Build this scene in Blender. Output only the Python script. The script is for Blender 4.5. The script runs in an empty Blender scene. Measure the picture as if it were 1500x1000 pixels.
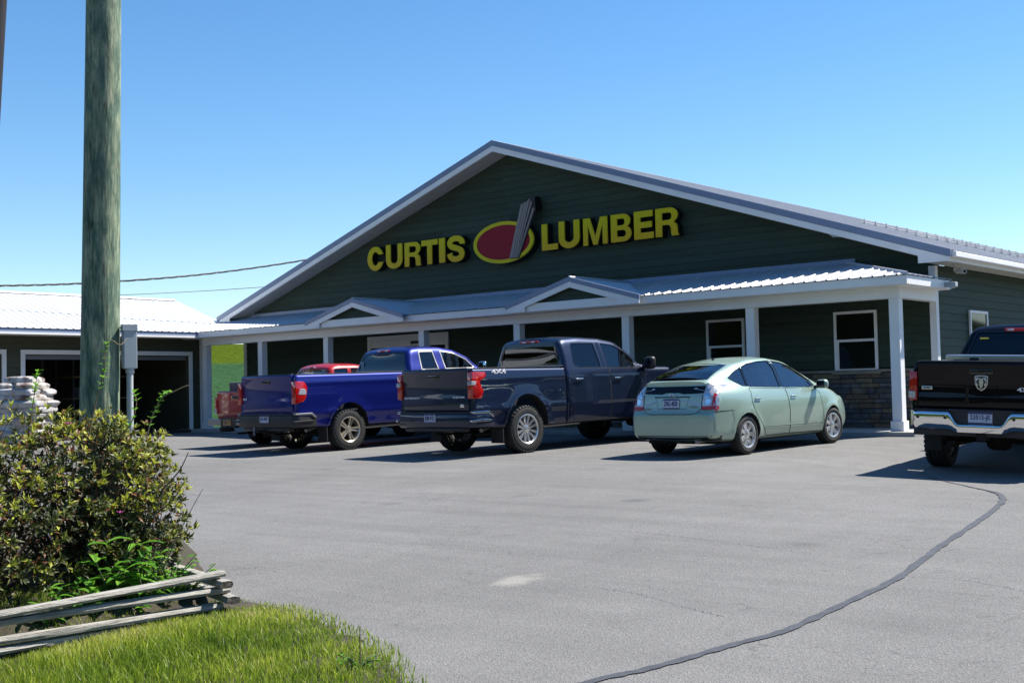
import bpy, bmesh, math, random
from mathutils import Vector, Matrix, Euler, noise
from mathutils.bvhtree import BVHTree
from mathutils.geometry import delaunay_2d_cdt
random.seed(7)
sc = bpy.context.scene
COL = sc.collection
RAD = math.radians
# ---------------------------------------------------------------- camera
PITCH, ROLL, AZ = 4.1107e-02, -2.2321e-02, 0.864859
F0 = Vector((-math.cos(AZ), math.sin(AZ), 0)); R0 = Vector((math.sin(AZ), math.cos(AZ), 0)); U0 = Vector((0, 0, 1))
FC = F0*math.cos(PITCH) + U0*math.sin(PITCH); UC = -F0*math.sin(PITCH) + U0*math.cos(PITCH)
RC = R0*math.cos(ROLL) + UC*math.sin(ROLL); UR = -R0*math.sin(ROLL) + UC*math.cos(ROLL)
cam_d = bpy.data.cameras.new('camera'); cam = bpy.data.objects.new('camera', cam_d); COL.objects.link(cam)
cam_d.lens = 43.4; cam_d.sensor_width = 36.0; cam_d.clip_start = 0.1; cam_d.clip_end = 3000
cam.matrix_world = Matrix(((RC.x, UR.x, -FC.x, 0), (RC.y, UR.y, -FC.y, 0), (RC.z, UR.z, -FC.z, 0.875), (0, 0, 0, 1)))
sc.camera = cam
# ---------------------------------------------------------------- sky and sun
SUN = Vector((1.0, 1.9, 3.0)).normalized()
elev = math.asin(SUN.z); azim = math.atan2(SUN.x, SUN.y)
w = bpy.data.worlds.new('World'); sc.world = w; w.use_nodes = True
nt = w.node_tree; nt.nodes.clear()
sky = nt.nodes.new('ShaderNodeTexSky'); sky.sky_type = 'NISHITA'; sky.sun_disc = False
sky.sun_elevation = elev; sky.sun_rotation = azim; sky.altitude = 300; sky.air_density = 1.0; sky.dust_density = 0.1; sky.ozone_density = 2.2
bg = nt.nodes.new('ShaderNodeBackground'); bg.inputs[1].default_value = 0.087
wo = nt.nodes.new('ShaderNodeOutputWorld')
hs = nt.nodes.new('ShaderNodeHueSaturation'); hs.inputs['Saturation'].default_value = 1.27
nt.links.new(sky.outputs[0], hs.inputs['Color']); nt.links.new(hs.outputs[0], bg.inputs[0]); nt.links.new(bg.outputs[0], wo.inputs[0])
sd = bpy.data.lights.new('sun', 'SUN'); sd.energy = 5.0; sd.angle = RAD(0.53); sd.color = (1.0, 0.95, 0.87)
so = bpy.data.objects.new('sun', sd); COL.objects.link(so); so.rotation_euler = SUN.to_track_quat('Z', 'Y').to_euler()
so.location = (0, 0, 40)
sc.view_settings.view_transform = 'Standard'; sc.view_settings.look = 'None'; sc.view_settings.exposure = 1.0; sc.view_settings.gamma = 1.0
sc.view_settings.use_curve_mapping = False
# ---------------------------------------------------------------- materials
M = {}
def mat(name, col, rough=0.6, metal=0.0, coat=0.0, spec=0.5, var=0.0, vscale=6.0, bump=0.0, bscale=40.0, col2=None, trans=0.0, flake=0.0, coords='Object', stretch=(1, 1, 1), detail=4.0, rnd=0.0):
    m = bpy.data.materials.new(name); m.use_nodes = True; M[name] = m
    n = m.node_tree; p = n.nodes['Principled BSDF']
    p.inputs['Base Color'].default_value = (*col, 1); p.inputs['Roughness'].default_value = rough
    p.inputs['Metallic'].default_value = metal; p.inputs['Coat Weight'].default_value = coat; p.inputs['Coat Roughness'].default_value = 0.03
    p.inputs['Specular IOR Level'].default_value = spec; p.inputs['Transmission Weight'].default_value = trans
    if var or bump or col2:
        tc = n.nodes.new('ShaderNodeTexCoord'); mp = n.nodes.new('ShaderNodeMapping'); mp.inputs['Scale'].default_value = stretch
        n.links.new(tc.outputs[coords], mp.inputs[0])
        if var or col2:
            t = n.nodes.new('ShaderNodeTexNoise'); t.inputs['Scale'].default_value = vscale; t.inputs['Detail'].default_value = detail
            n.links.new(mp.outputs[0], t.inputs['Vector'])
            r = n.nodes.new('ShaderNodeValToRGB'); r.color_ramp.elements[0].position = 0.3; r.color_ramp.elements[1].position = 0.7
            c2 = col2 or tuple(min(1, c*(1+var)) for c in col); c1 = col if col2 else tuple(c*(1-var) for c in col)
            r.color_ramp.elements[0].color = (*c1, 1); r.color_ramp.elements[1].color = (*c2, 1)
            n.links.new(t.outputs[0], r.inputs[0]); n.links.new(r.outputs[0], p.inputs['Base Color'])
        if bump:
            b = n.nodes.new('ShaderNodeBump'); b.inputs['Strength'].default_value = bump; b.inputs['Distance'].default_value = 0.01
            t2 = n.nodes.new('ShaderNodeTexNoise'); t2.inputs['Scale'].default_value = bscale; t2.inputs['Detail'].default_value = 5
            n.links.new(mp.outputs[0], t2.inputs['Vector']); n.links.new(t2.outputs[0], b.inputs['Height']); n.links.new(b.outputs[0], p.inputs['Normal'])
    if rnd:
        oi = n.nodes.new('ShaderNodeObjectInfo'); mr = n.nodes.new('ShaderNodeMapRange'); mr.inputs[3].default_value = 1-rnd; mr.inputs[4].default_value = 1+rnd; n.links.new(oi.outputs['Random'], mr.inputs[0])
        h = n.nodes.new('ShaderNodeHueSaturation'); n.links.new(mr.outputs[0], h.inputs['Value'])
        if p.inputs['Base Color'].links: n.links.new(p.inputs['Base Color'].links[0].from_socket, h.inputs['Color'])
        else: h.inputs['Color'].default_value = (*col, 1)
        n.links.new(h.outputs[0], p.inputs['Base Color'])
    return m
def glass_mat(name, tint, mixv):
    m = bpy.data.materials.new(name); m.use_nodes = True; M[name] = m
    n = m.node_tree; n.nodes.clear(); o = n.nodes.new('ShaderNodeOutputMaterial')
    tr = n.nodes.new('ShaderNodeBsdfTransparent'); tr.inputs[0].default_value = (*tint, 1)
    g = n.nodes.new('ShaderNodeBsdfGlossy'); g.inputs['Roughness'].default_value = 0.02; g.inputs[0].default_value = (.9, .95, 1, 1)
    lw = n.nodes.new('ShaderNodeFresnel'); lw.inputs[0].default_value = mixv
    mx = n.nodes.new('ShaderNodeMixShader'); n.links.new(lw.outputs[0], mx.inputs[0]); n.links.new(tr.outputs[0], mx.inputs[1]); n.links.new(g.outputs[0], mx.inputs[2]); n.links.new(mx.outputs[0], o.inputs[0])
    return m
# building
mat('siding', (.043, .062, .045), .6, rnd=.14, spec=.15, var=.12, vscale=3, bump=.15, bscale=60, stretch=(1, 1, 14))
mat('siding_barn', (.075, .078, .053), .6, rnd=.1, spec=.15, var=.12, vscale=3, bump=.15, bscale=60, stretch=(1, 1, 14))
mat('white_trim', (.82, .815, .80), .45, var=.04, vscale=2.5)
mat('soffit', (.52, .51, .47), .6, var=.05)
mat('rake_metal', (.2, .25, .36), .4, metal=.0, var=.04)
mat('roof_white', (.74, .74, .73), rnd=.05, rough=.35, metal=.15, var=.05, vscale=1.2)
mat('roof_grey', (.40, .41, .43), rnd=.05, rough=.4, metal=.25, var=.07, vscale=1.2)
mat('roof_porch', (.50, .51, .54), rnd=.05, rough=.38, metal=.2, var=.06, vscale=1.2)
mat('galv', (.5, .5, .5), .4, metal=.8, var=.1)
mat('concrete', (.36, .35, .33), .85, var=.12, vscale=5, bump=.3, bscale=90)
mat('dark_int', (.012, .012, .013), .9)
mat('win_dark', (.004, .005, .008), .04, spec=.3)
mat('cap_stone', (.22, .2, .16), .8, var=.2, bump=.4)
for i, c in enumerate([(.085, .075, .065), (.12, .105, .08), (.065, .068, .075), (.15, .125, .075), (.1, .105, .115), (.13, .09, .06)]):
    mat('stone%d' % i, c, .85, var=.3, vscale=9, bump=.7, bscale=26)
mat('mortar', (.05, .047, .043), .95, var=.2)
# vehicles
def paint(name, c, metal=.0, rough=.32, dust=.06, spec=.5):
    m = mat(name, c, rough, metal=metal, coat=.8, spec=spec)
    n = m.node_tree; p = n.nodes['Principled BSDF']; tc = n.nodes.new('ShaderNodeTexCoord'); t = n.nodes.new('ShaderNodeTexNoise'); t.inputs['Scale'].default_value = 3.5; t.inputs['Detail'].default_value = 8; t.inputs['Roughness'].default_value = .65
    sx = n.nodes.new('ShaderNodeSeparateXYZ'); n.links.new(tc.outputs['Object'], sx.inputs[0])
    mr = n.nodes.new('ShaderNodeMapRange'); mr.inputs[1].default_value = 1.0; mr.inputs[2].default_value = .25; mr.inputs[3].default_value = .15; mr.inputs[4].default_value = 1.0
    n.links.new(sx.outputs[2], mr.inputs[0]); n.links.new(tc.outputs['Object'], t.inputs['Vector'])
    mu = n.nodes.new('ShaderNodeMath'); mu.operation = 'MULTIPLY'; n.links.new(mr.outputs[0], mu.inputs[0]); n.links.new(t.outputs[0], mu.inputs[1])
    m2 = n.nodes.new('ShaderNodeMath'); m2.operation = 'MULTIPLY'; m2.inputs[1].default_value = dust*4; n.links.new(mu.outputs[0], m2.inputs[0])
    mx = n.nodes.new('ShaderNodeMix'); mx.data_type = 'RGBA'; mx.inputs[6].default_value = (*c, 1); mx.inputs[7].default_value = (.16, .14, .11, 1)
    n.links.new(m2.outputs[0], mx.inputs[0]); n.links.new(mx.outputs[2], p.inputs['Base Color'])
    ad = n.nodes.new('ShaderNodeMath'); ad.operation = 'MULTIPLY_ADD'; ad.inputs[1].default_value = .5; ad.inputs[2].default_value = .02; n.links.new(m2.outputs[0], ad.inputs[0]); n.links.new(ad.outputs[0], p.inputs['Coat Roughness'])
    return m
paint('paint_blue', (.002, .009, .15), .55, .40, .004, .3)
paint('paint_navy', (.006, .014, .042), .5, .38, .008, .25)
paint('paint_green', (.33, .45, .37), .35, .34, .06)
paint('paint_black', (.004, .003, .006), .0, .3, .004, .0)
M['paint_black'].node_tree.nodes['Principled BSDF'].inputs['Coat Weight'].default_value = .5
paint('paint_red', (.36, .008, .010), .0, .35, .004, .2)
mat('rubber', (.018, .018, .018), .8, var=.35, vscale=14, bump=.3, bscale=80)
mat('plastic', (.016, .016, .018), .5, var=.15)
mat('plastic_gloss', (.006, .006, .008), .12, coat=.5)
mat('alloy', (.62, .62, .62), .28, metal=.85, var=.08, vscale=12)
mat('alloy_warm', (.55, .5, .4), .3, metal=.8, var=.12, vscale=12)
mat('chrome', (.82, .82, .84), .06, metal=1.0)
mat('lamp_red', (.42, .006, .006), .08, coat=.8, var=.25, vscale=30, stretch=(1, 1, 4))
mat('lamp_clear', (.5, .5, .53), .1, coat=.8, metal=.3, var=.4, vscale=40)
mat('lamp_amber', (.6, .2, .03), .12, coat=.6)
mat('underbody', (.012, .011, .01), .9, var=.3)
mat('seat_cloth', (.05, .05, .055), .9)
mat('seat_light', (.34, .34, .34), .9)
mat('seam', (.004, .004, .005), .8)
glass_mat('glass_clear', (.74, .86, .86), 2.3)
glass_mat('glass_tint', (.18, .22, .24), 1.8)
glass_mat('glass_privacy', (.012, .014, .02), 1.6)
mat('plate_white', (.5, .52, .6), .4, var=.08, vscale=30)
mat('plate_navy', (.02, .025, .12), .4)
mat('plate_gold', (.55, .3, .03), .4)
mat('sticker', (.7, .7, .72), .5)
mat('sticker_yellow', (.6, .5, .05), .5)
mat('diamond', (.72, .72, .74), .22, metal=.9)
mat('steel', (.3, .3, .3), .4, metal=.7)
# site
mat('box_grey', (.36, .40, .42), .45, var=.08, vscale=4)
mat('conduit', (.42, .45, .46), .5, var=.06)
mat('wire', (.012, .012, .013), .6)
mat('dark_wood', (.010, .010, .014), .8, var=.3, vscale=6, stretch=(1, 1, .1))
mat('rail_wood', (.15, .142, .125), .9, col2=(.44, .42, .37), vscale=9, bump=1.0, bscale=30, stretch=(7, .45, 7), detail=8)
mat('rail_end', (.12, .10, .08), .9, var=.4, vscale=30, bump=.6)
mat('soil', (.035, .027, .018), .95, var=.4, vscale=6, bump=.6)
mat('bark', (.09, .07, .05), .9, var=.3)
mat('dry_stalk', (.2, .15, .09), .9, var=.3)
mat('flower', (.45, .05, .28), .6, var=.2)
mat('wrap', (.50, .51, .53), .35, col2=(.28, .25, .23), vscale=3.5, bump=.8, bscale=14)
mat('bag_brown', (.10, .05, .03), .5, col2=(.6, .58, .55), vscale=5)
mat('pallet', (.3, .22, .13), .85, var=.2)
mat('paper', (.5, .52, .52), .7)
mat('shelf', (.09, .09, .1), .7)
mat('door_pale', (.38, .44, .46), .5, var=.05)
mat('camera_white', (.6, .6, .6), .4)
mat('sign_side', (.005, .005, .005), .5)
mat('sign_yellow_flat', (.62, .52, .01), .5, spec=.2)
mat('sign_red', (.27, .004, .018), .5, spec=.2)
mat('sign_lumber', (.24, .2, .185), .5)
mat('sign_line', (.02, .015, .015), .5)
def attr_mat(name, stops, rough=.55, trans=.25, attr='tint'):
    m = bpy.data.materials.new(name); m.use_nodes = True; M[name] = m; n = m.node_tree; p = n.nodes['Principled BSDF']; o = n.nodes['Material Output']
    a = n.nodes.new('ShaderNodeAttribute'); a.attribute_name = attr; r = n.nodes.new('ShaderNodeValToRGB'); e = r.color_ramp.elements
    while len(e) < len(stops): e.new(.5)
    for k, (pos, c) in enumerate(stops): e[k].position = pos; e[k].color = (*c, 1)
    n.links.new(a.outputs['Fac'], r.inputs[0]); n.links.new(r.outputs[0], p.inputs['Base Color']); p.inputs['Roughness'].default_value = rough
    t = n.nodes.new('ShaderNodeBsdfTranslucent'); n.links.new(r.outputs[0], t.inputs[0]); mx = n.nodes.new('ShaderNodeMixShader'); mx.inputs[0].default_value = trans
    n.links.new(p.outputs[0], mx.inputs[1]); n.links.new(t.outputs[0], mx.inputs[2]); n.links.new(mx.outputs[0], o.inputs[0])
    return m
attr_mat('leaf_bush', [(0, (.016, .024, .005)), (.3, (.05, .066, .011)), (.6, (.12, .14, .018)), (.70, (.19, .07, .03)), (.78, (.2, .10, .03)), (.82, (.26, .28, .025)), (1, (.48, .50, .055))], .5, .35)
attr_mat('leaf_weed', [(0, (.05, .16, .014)), (.6, (.12, .32, .025)), (1, (.22, .45, .04))], .45, .5)
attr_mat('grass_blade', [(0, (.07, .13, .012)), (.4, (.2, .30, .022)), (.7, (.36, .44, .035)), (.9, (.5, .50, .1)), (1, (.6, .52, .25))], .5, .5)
# letter face: yellow vinyl printed with a fade to orange at the foot
def letter_mat():
    m = mat('letter_face', (.6, .5, .02), .5, spec=.2); n = m.node_tree; p = n.nodes['Principled BSDF']
    g = n.nodes.new('ShaderNodeTexCoord'); s = n.nodes.new('ShaderNodeSeparateXYZ'); n.links.new(g.outputs['Generated'], s.inputs[0])
    r = n.nodes.new('ShaderNodeValToRGB'); e = r.color_ramp.elements; e[0].position = .0; e[0].position = .05; e[0].color = (.78, .22, .02, 1); e[1].position = .75; e[1].color = (.60, .50, .004, 1)
    n.links.new(s.outputs[2], r.inputs[0]); n.links.new(r.outputs[0], p.inputs['Base Color'])
letter_mat()
# ---------------------------------------------------------------- mesh helpers
class MB:
    def __init__(s): s.v = []; s.f = []; s.m = []; s.cur = 0; s.t = []
    def add(s, vs, fs):
        o = len(s.v); s.v += [tuple(v) for v in vs]; s.f += [tuple(i+o for i in f) for f in fs]; s.m += [s.cur]*len(fs); return s
    def box(s, x0, x1, y0, y1, z0, z1):
        return s.add([(x, y, z) for z in (z0, z1) for y in (y0, y1) for x in (x0, x1)], [(0, 2, 3, 1), (4, 5, 7, 6), (0, 1, 5, 4), (2, 6, 7, 3), (0, 4, 6, 2), (1, 3, 7, 5)])
    def prism(s, poly, axis, a, b):
        # poly 2D; axis 'x': (y,z); 'y': (x,z); 'z': (x,y)
        n = len(poly); mk = {'x': lambda p, t: (t, p[0], p[1]), 'y': lambda p, t: (p[0], t, p[1]), 'z': lambda p, t: (p[0], p[1], t)}[axis]
        return s.add([mk(p, a) for p in poly]+[mk(p, b) for p in poly], [tuple(range(n)), tuple(range(2*n-1, n-1, -1))]+[(i, n+i, n+(i+1) % n, (i+1) % n) for i in range(n)])
    def hexa(s, bot, top):
        return s.add(list(bot)+list(top), [(3, 2, 1, 0), (4, 5, 6, 7), (0, 1, 5, 4), (1, 2, 6, 5), (2, 3, 7, 6), (3, 0, 4, 7)])
    def tube(s, pts, r, n=8, caps=True):
        pts = [Vector(p) for p in pts]; rs = r if isinstance(r, (list, tuple)) else [r]*len(pts); vs = []
        up = Vector((0, 0, 1)); t0 = (pts[1]-pts[0]).normalized()
        if abs(t0.z) > .9: up = Vector((1, 0, 0))
        for i, p in enumerate(pts):
            t = (pts[min(i+1, len(pts)-1)]-pts[max(i-1, 0)]).normalized(); a = t.cross(up)
            if a.length < 1e-4: a = t.cross(Vector((0, 1, 0)))
            a.normalize(); b = a.cross(t)
            vs += [p+rs[i]*(math.cos(2*math.pi*k/n)*a+math.sin(2*math.pi*k/n)*b) for k in range(n)]
        fs = [(i*n+k, i*n+(k+1) % n, (i+1)*n+(k+1) % n, (i+1)*n+k) for i in range(len(pts)-1) for k in range(n)]
        if caps: fs += [tuple(range(n-1, -1, -1)), tuple(range((len(pts)-1)*n, len(pts)*n))]
        return s.add(vs, fs)
    def lathe_x(s, prof, n=40, cx=0, cy=0, cz=0, closed=True):
        # prof list of (x, r), revolved round the x axis
        k = len(prof); vs = [(cx+p[0], cy+p[1]*math.cos(2*math.pi*i/n), cz+p[1]*math.sin(2*math.pi*i/n)) for i in range(n) for p in prof]
        m = k if closed else k-1
        return s.add(vs, [(i*k+j, ((i+1) % n)*k+j, ((i+1) % n)*k+(j+1) % k, i*k+(j+1) % k) for i in range(n) for j in range(m)])
    def mesh(s, name):
        me = bpy.data.meshes.new(name); me.from_pydata(s.v, [], s.f); me.update(); return me
    def build(s, name, mats, parent=None, smooth=False, bevel=0, label=None, seg=2, fix=True):
        me = s.mesh(name)
        if fix: recalc(me)
        ms = mats if isinstance(mats, (list, tuple)) else [mats]
        for m in ms: me.materials.append(M[m])
        if len(ms) > 1: me.polygons.foreach_set('material_index', s.m)
        return link(name, me, parent, smooth, bevel, label, seg)
def recalc(me):
    bm = bmesh.new(); bm.from_mesh(me); bmesh.ops.recalc_face_normals(bm, faces=bm.faces); bm.to_mesh(me); bm.free()
def link(name, me, parent=None, smooth=False, bevel=0, label=None, seg=2):
    if bevel:
        bm = bmesh.new(); bm.from_mesh(me); ed = [e for e in bm.edges if len(e.link_faces) == 2 and e.calc_face_angle(0) > .35]
        bmesh.ops.bevel(bm, geom=ed, offset=bevel, segments=seg, affect='EDGES', clamp_overlap=True, profile=.5); bm.to_mesh(me); bm.free()
    if smooth: smooth_by_angle(me, smooth if smooth is not True else .6)
    o = bpy.data.objects.new(name, me); COL.objects.link(o)
    if parent: o.parent = parent
    if label: o['label'] = label
    return o
def smooth_by_angle(me, ang):
    me.polygons.foreach_set('use_smooth', [True]*len(me.polygons))
    bm = bmesh.new(); bm.from_mesh(me)
    for e in bm.edges: e.smooth = len(e.link_faces) != 2 or e.calc_face_angle(0) < ang
    bm.to_mesh(me); bm.free()
def thing(name, label, cat, loc=(0, 0, 0), rot=(0, 0, 0), group=None):
    o = bpy.data.objects.new(name, None); COL.objects.link(o); o.location = loc; o.rotation_euler = rot; o.empty_display_size = .2
    return tag(o, label, cat, group)
def tag(o, label, cat, group=None):
    o['label'] = label; o['category'] = cat
    if group: o['group'] = group
    return o
def struct(o): o['kind'] = 'structure'; return o
def stuff(o): o['kind'] = 'stuff'; return o
def empty(name, parent=None, loc=(0, 0, 0), rot=(0, 0, 0)):
    o = bpy.data.objects.new(name, None); COL.objects.link(o); o.location = loc; o.rotation_euler = rot; o.empty_display_size = .1
    if parent: o.parent = parent
    return o
def text_mesh(txt, bold=0.0, extrude=0.01, w=None, h=None):
    """text standing in the xz plane, facing -y, lower left corner at the origin, scaled to w x h"""
    cu = bpy.data.curves.new('t', 'FONT'); cu.body = txt; cu.extrude = extrude; cu.offset = bold; cu.resolution_u = 4
    o = bpy.data.objects.new('t', cu); COL.objects.link(o); dg = bpy.context.evaluated_depsgraph_get(); dg.update()
    me = bpy.data.meshes.new_from_object(o.evaluated_get(dg)); bpy.data.objects.remove(o); bpy.data.curves.remove(cu)
    xs = [v.co.x for v in me.vertices]; ys = [v.co.y for v in me.vertices]; x0, x1, y0, y1 = min(xs), max(xs), min(ys), max(ys)
    sx = w/(x1-x0) if w else 1; sy = h/(y1-y0) if h else sx
    if not w: sx = sy
    for v in me.vertices:
        a, b, c = v.co; v.co = ((a-x0)*sx, -c, (b-y0)*sy)
    me.update(); return me
def sstep(a, b, x):
    t = max(0, min(1, (x-a)/(b-a))); return t*t*(3-2*t)
def lerp_tab(tab, z):
    if z <= tab[0][0]: return tab[0][1]
    for (a, u), (b, v) in zip(tab, tab[1:]):
        if z <= b: return u+(v-u)*(z-a)/(b-a)
    return tab[-1][1]
# ---------------------------------------------------------------- ground
def gz(X, Y):
    if Y < 0: b = -.775+.048*max(Y, -12)
    elif Y > 21.7: b = -.084
    else: b = -.775+.048*Y-.000745*Y*Y
    d = -.10*sstep(-8.8, -7.4, X)*sstep(12, 16, Y)*(1-sstep(20, 21.5, Y))
    if X > -7.3: d -= min(.22, .045*(X+7.3))*sstep(13, 16, Y)*(1-sstep(20, 21.5, Y))
    return b+d
def hill(X, Y):
    q = -.80*X+.60*Y; h = .075*max(0, q-40)
    if q < 40: h = 0
    return 6.4*(1-math.exp(-(h/6.4)**1.0*1.9)) if h < 0 else (h if h < 6.0 else 6.0+.7*(1-math.exp(-(h-6.0)/.7)))
def terrain_z(X, Y):
    z = gz(X, Y)+hill(X, Y)
    if -31.0 < X < 41 and -41 < Y < 21.4 or (-9.3 < X < 41 and 0 < Y < 62): z -= .15
    elif X >= -31 and Y < 24: z -= .05
    return z+.03*math.sin(X*.7)*math.sin(Y*.9)*sstep(35, 60, -.8*X+.6*Y)
def grid_obj(name, xs, ys, zf, m, keep=None):
    mb = MB(); idx = {}
    for j, y in enumerate(ys):
        for i, x in enumerate(xs): idx[i, j] = len(mb.v); mb.v.append((x, y, zf(x, y)))
    for j in range(len(ys)-1):
        for i in range(len(xs)-1):
            if keep and not keep((xs[i]+xs[i+1])/2, (ys[j]+ys[j+1])/2): continue
            mb.f.append((idx[i, j], idx[i+1, j], idx[i+1, j+1], idx[i, j+1])); mb.m.append(0)
    me = mb.mesh(name); me.materials.append(M[m]); return link(name, me, None, 1.2)
def rng(a, b, n): return [a+(b-a)*i/n for i in range(n+1)]
def ground_mat():
    m = mat('field', (.07, .16, .02), .9, spec=.0); n = m.node_tree; p = n.nodes['Principled BSDF']; L = n.links.new
    g = n.nodes.new('ShaderNodeNewGeometry'); d = n.nodes.new('ShaderNodeVectorMath'); d.operation = 'DOT_PRODUCT'; d.inputs[1].default_value = (-.80, .60, 0); L(g.outputs['Position'], d.inputs[0])
    t = n.nodes.new('ShaderNodeTexNoise'); t.inputs['Scale'].default_value = 1.1; t.inputs['Detail'].default_value = 9; t.inputs['Roughness'].default_value = .75; L(g.outputs['Position'], t.inputs['Vector'])
    ad = n.nodes.new('ShaderNodeMath'); ad.operation = 'MULTIPLY_ADD'; ad.inputs[1].default_value = 4; L(t.outputs[0], ad.inputs[0]); L(d.outputs['Value'], ad.inputs[2])
    r = n.nodes.new('ShaderNodeMapRange'); r.inputs[1].default_value = 30; r.inputs[2].default_value = 130; L(ad.outputs[0], r.inputs[0])
    c = n.nodes.new('ShaderNodeValToRGB'); e = c.color_ramp.elements; e[0].position = 0; e[0].color = (.05, .10, .008, 1); e[1].position = 1; e[1].color = (.052, .075, .009, 1)
    for pos, k in ((.09, (.05, .10, .008)), (.12, (.030, .070, .028)), (.545, (.028, .066, .030)), (.57, (.05, .078, .009))): q = e.new(pos); q.color = (*k, 1)
    L(r.outputs[0], c.inputs[0])
    v = n.nodes.new('ShaderNodeTexNoise'); v.inputs['Scale'].default_value = 3; v.inputs['Detail'].default_value = 8; L(g.outputs['Position'], v.inputs['Vector'])
    h = n.nodes.new('ShaderNodeHueSaturation'); mr = n.nodes.new('ShaderNodeMapRange'); mr.inputs[1].default_value = .3; mr.inputs[2].default_value = .7; mr.inputs[3].default_value = .55; mr.inputs[4].default_value = 1.4; L(v.outputs[0], mr.inputs[0]); L(mr.outputs[0], h.inputs['Value']); L(c.outputs[0], h.inputs['Color'])
    vo = n.nodes.new('ShaderNodeTexVoronoi'); vo.inputs['Scale'].default_value = 1.6; L(g.outputs['Position'], vo.inputs['Vector'])
    lt = n.nodes.new('ShaderNodeMath'); lt.operation = 'LESS_THAN'; lt.inputs[1].default_value = .13; L(vo.outputs[0], lt.inputs[0])
    gt = n.nodes.new('ShaderNodeMath'); gt.operation = 'GREATER_THAN'; gt.inputs[1].default_value = 84; L(ad.outputs[0], gt.inputs[0])
    mu = n.nodes.new('ShaderNodeMath'); mu.operation = 'MULTIPLY'; L(lt.outputs[0], mu.inputs[0]); L(gt.outputs[0], mu.inputs[1])
    mx = n.nodes.new('ShaderNodeMix'); mx.data_type = 'RGBA'; mx.inputs[7].default_value = (.2, .17, .01, 1); L(mu.outputs[0], mx.inputs[0]); L(h.outputs[0], mx.inputs[6]); L(mx.outputs[2], p.inputs['Base Color'])
ground_mat()
def asphalt_mat():
    m = mat('asphalt', (.2, .2, .2), .85, spec=.3); n = m.node_tree; p = n.nodes['Principled BSDF']; L = n.links.new
    g = n.nodes.new('ShaderNodeNewGeometry')
    def nz(s, d=4, ro=.6, st=(1, 1, 1)):
        mp = n.nodes.new('ShaderNodeMapping'); mp.inputs['Scale'].default_value = st; L(g.outputs['Position'], mp.inputs[0])
        t = n.nodes.new('ShaderNodeTexNoise'); t.inputs['Scale'].default_value = s; t.inputs['Detail'].default_value = d; t.inputs['Roughness'].default_value = ro; L(mp.outputs[0], t.inputs['Vector']); return t
    def mr(src, a, b, c, d):
        r = n.nodes.new('ShaderNodeMapRange'); r.inputs[1].default_value = a; r.inputs[2].default_value = b; r.inputs[3].default_value = c; r.inputs[4].default_value = d; L(src, r.inputs[0]); return r.outputs[0]
    def mul(a, b):
        x = n.nodes.new('ShaderNodeMath'); x.operation = 'MULTIPLY'; L(a, x.inputs[0]); L(b, x.inputs[1]); return x.outputs[0]
    big = mr(nz(.22, 5).outputs[0], .3, .7, .88, 1.1); mid = mr(nz(1.3, 6, .7, (1, .5, 1)).outputs[0], .3, .7, .9, 1.08); fine = mr(nz(70, 3, .8).outputs[0], .3, .7, .74, 1.26)
    vo = n.nodes.new('ShaderNodeTexVoronoi'); vo.inputs['Scale'].default_value = 95; L(g.outputs['Position'], vo.inputs['Vector'])
    agg = mr(vo.outputs['Color'], .0, 1.0, .8, 1.2)
    mp2 = nz(1.0, 5, .65, (.25, 2.6, 1)); streak = mr(mp2.outputs[0], .35, .65, .92, 1.07)
    st = nz(.9, 6, .7); stain = mr(st.outputs[0], .62, .74, 1.0, .80)
    sp2 = n.nodes.new('ShaderNodeTexVoronoi'); sp2.inputs['Scale'].default_value = .55; L(g.outputs['Position'], sp2.inputs['Vector']); drip = mr(sp2.outputs['Distance'], .04, .12, .72, 1.0)
    val = mul(mul(mul(big, mid), mul(fine, agg)), mul(mul(streak, stain), drip))
    # long faint hairline cracks
    ck = nz(.35, 6, .55); cr = n.nodes.new('ShaderNodeMath'); cr.operation = 'SUBTRACT'; cr.inputs[1].default_value = .5; L(ck.outputs[0], cr.inputs[0])
    ab = n.nodes.new('ShaderNodeMath'); ab.operation = 'ABSOLUTE'; L(cr.outputs[0], ab.inputs[0]); crk = mr(ab.outputs[0], 0, .0022, .72, 1.0)
    val = mul(val, crk)
    h = n.nodes.new('ShaderNodeHueSaturation'); h.inputs['Color'].default_value = (.153, .150, .146, 1); L(val, h.inputs['Value'])
    # a pale spill and a few worn marks with shapes of their own
    d = n.nodes.new('ShaderNodeVectorMath'); d.operation = 'SUBTRACT'; d.inputs[1].default_value = (-5.83, 6.82, -.48); L(g.outputs['Position'], d.inputs[0])
    sc_ = n.nodes.new('ShaderNodeVectorMath'); sc_.operation = 'MULTIPLY'; sc_.inputs[1].default_value = (3.6, 2.1, 0); L(d.outputs[0], sc_.inputs[0])
    ln = n.nodes.new('ShaderNodeVectorMath'); ln.operation = 'LENGTH'; L(sc_.outputs[0], ln.inputs[0])
    wv = nz(5, 5, .7); sm = n.nodes.new('ShaderNodeMath'); sm.operation = 'MULTIPLY_ADD'; sm.inputs[1].default_value = 1.6; L(wv.outputs[0], sm.inputs[0]); L(ln.outputs['Value'], sm.inputs[2])
    sp = mr(sm.outputs[0], 1.0, 1.5, .75, 0)
    mx = n.nodes.new('ShaderNodeMix'); mx.data_type = 'RGBA'; mx.inputs[7].default_value = (.27, .26, .23, 1); L(sp, mx.inputs[0]); L(h.outputs[0], mx.inputs[6]); L(mx.outputs[2], p.inputs['Base Color'])
    b = n.nodes.new('ShaderNodeBump'); b.inputs['Strength'].default_value = .6; b.inputs['Distance'].default_value = .008; L(vo.outputs[0], b.inputs['Height']); L(b.outputs[0], p.inputs['Normal'])
asphalt_mat()
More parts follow.
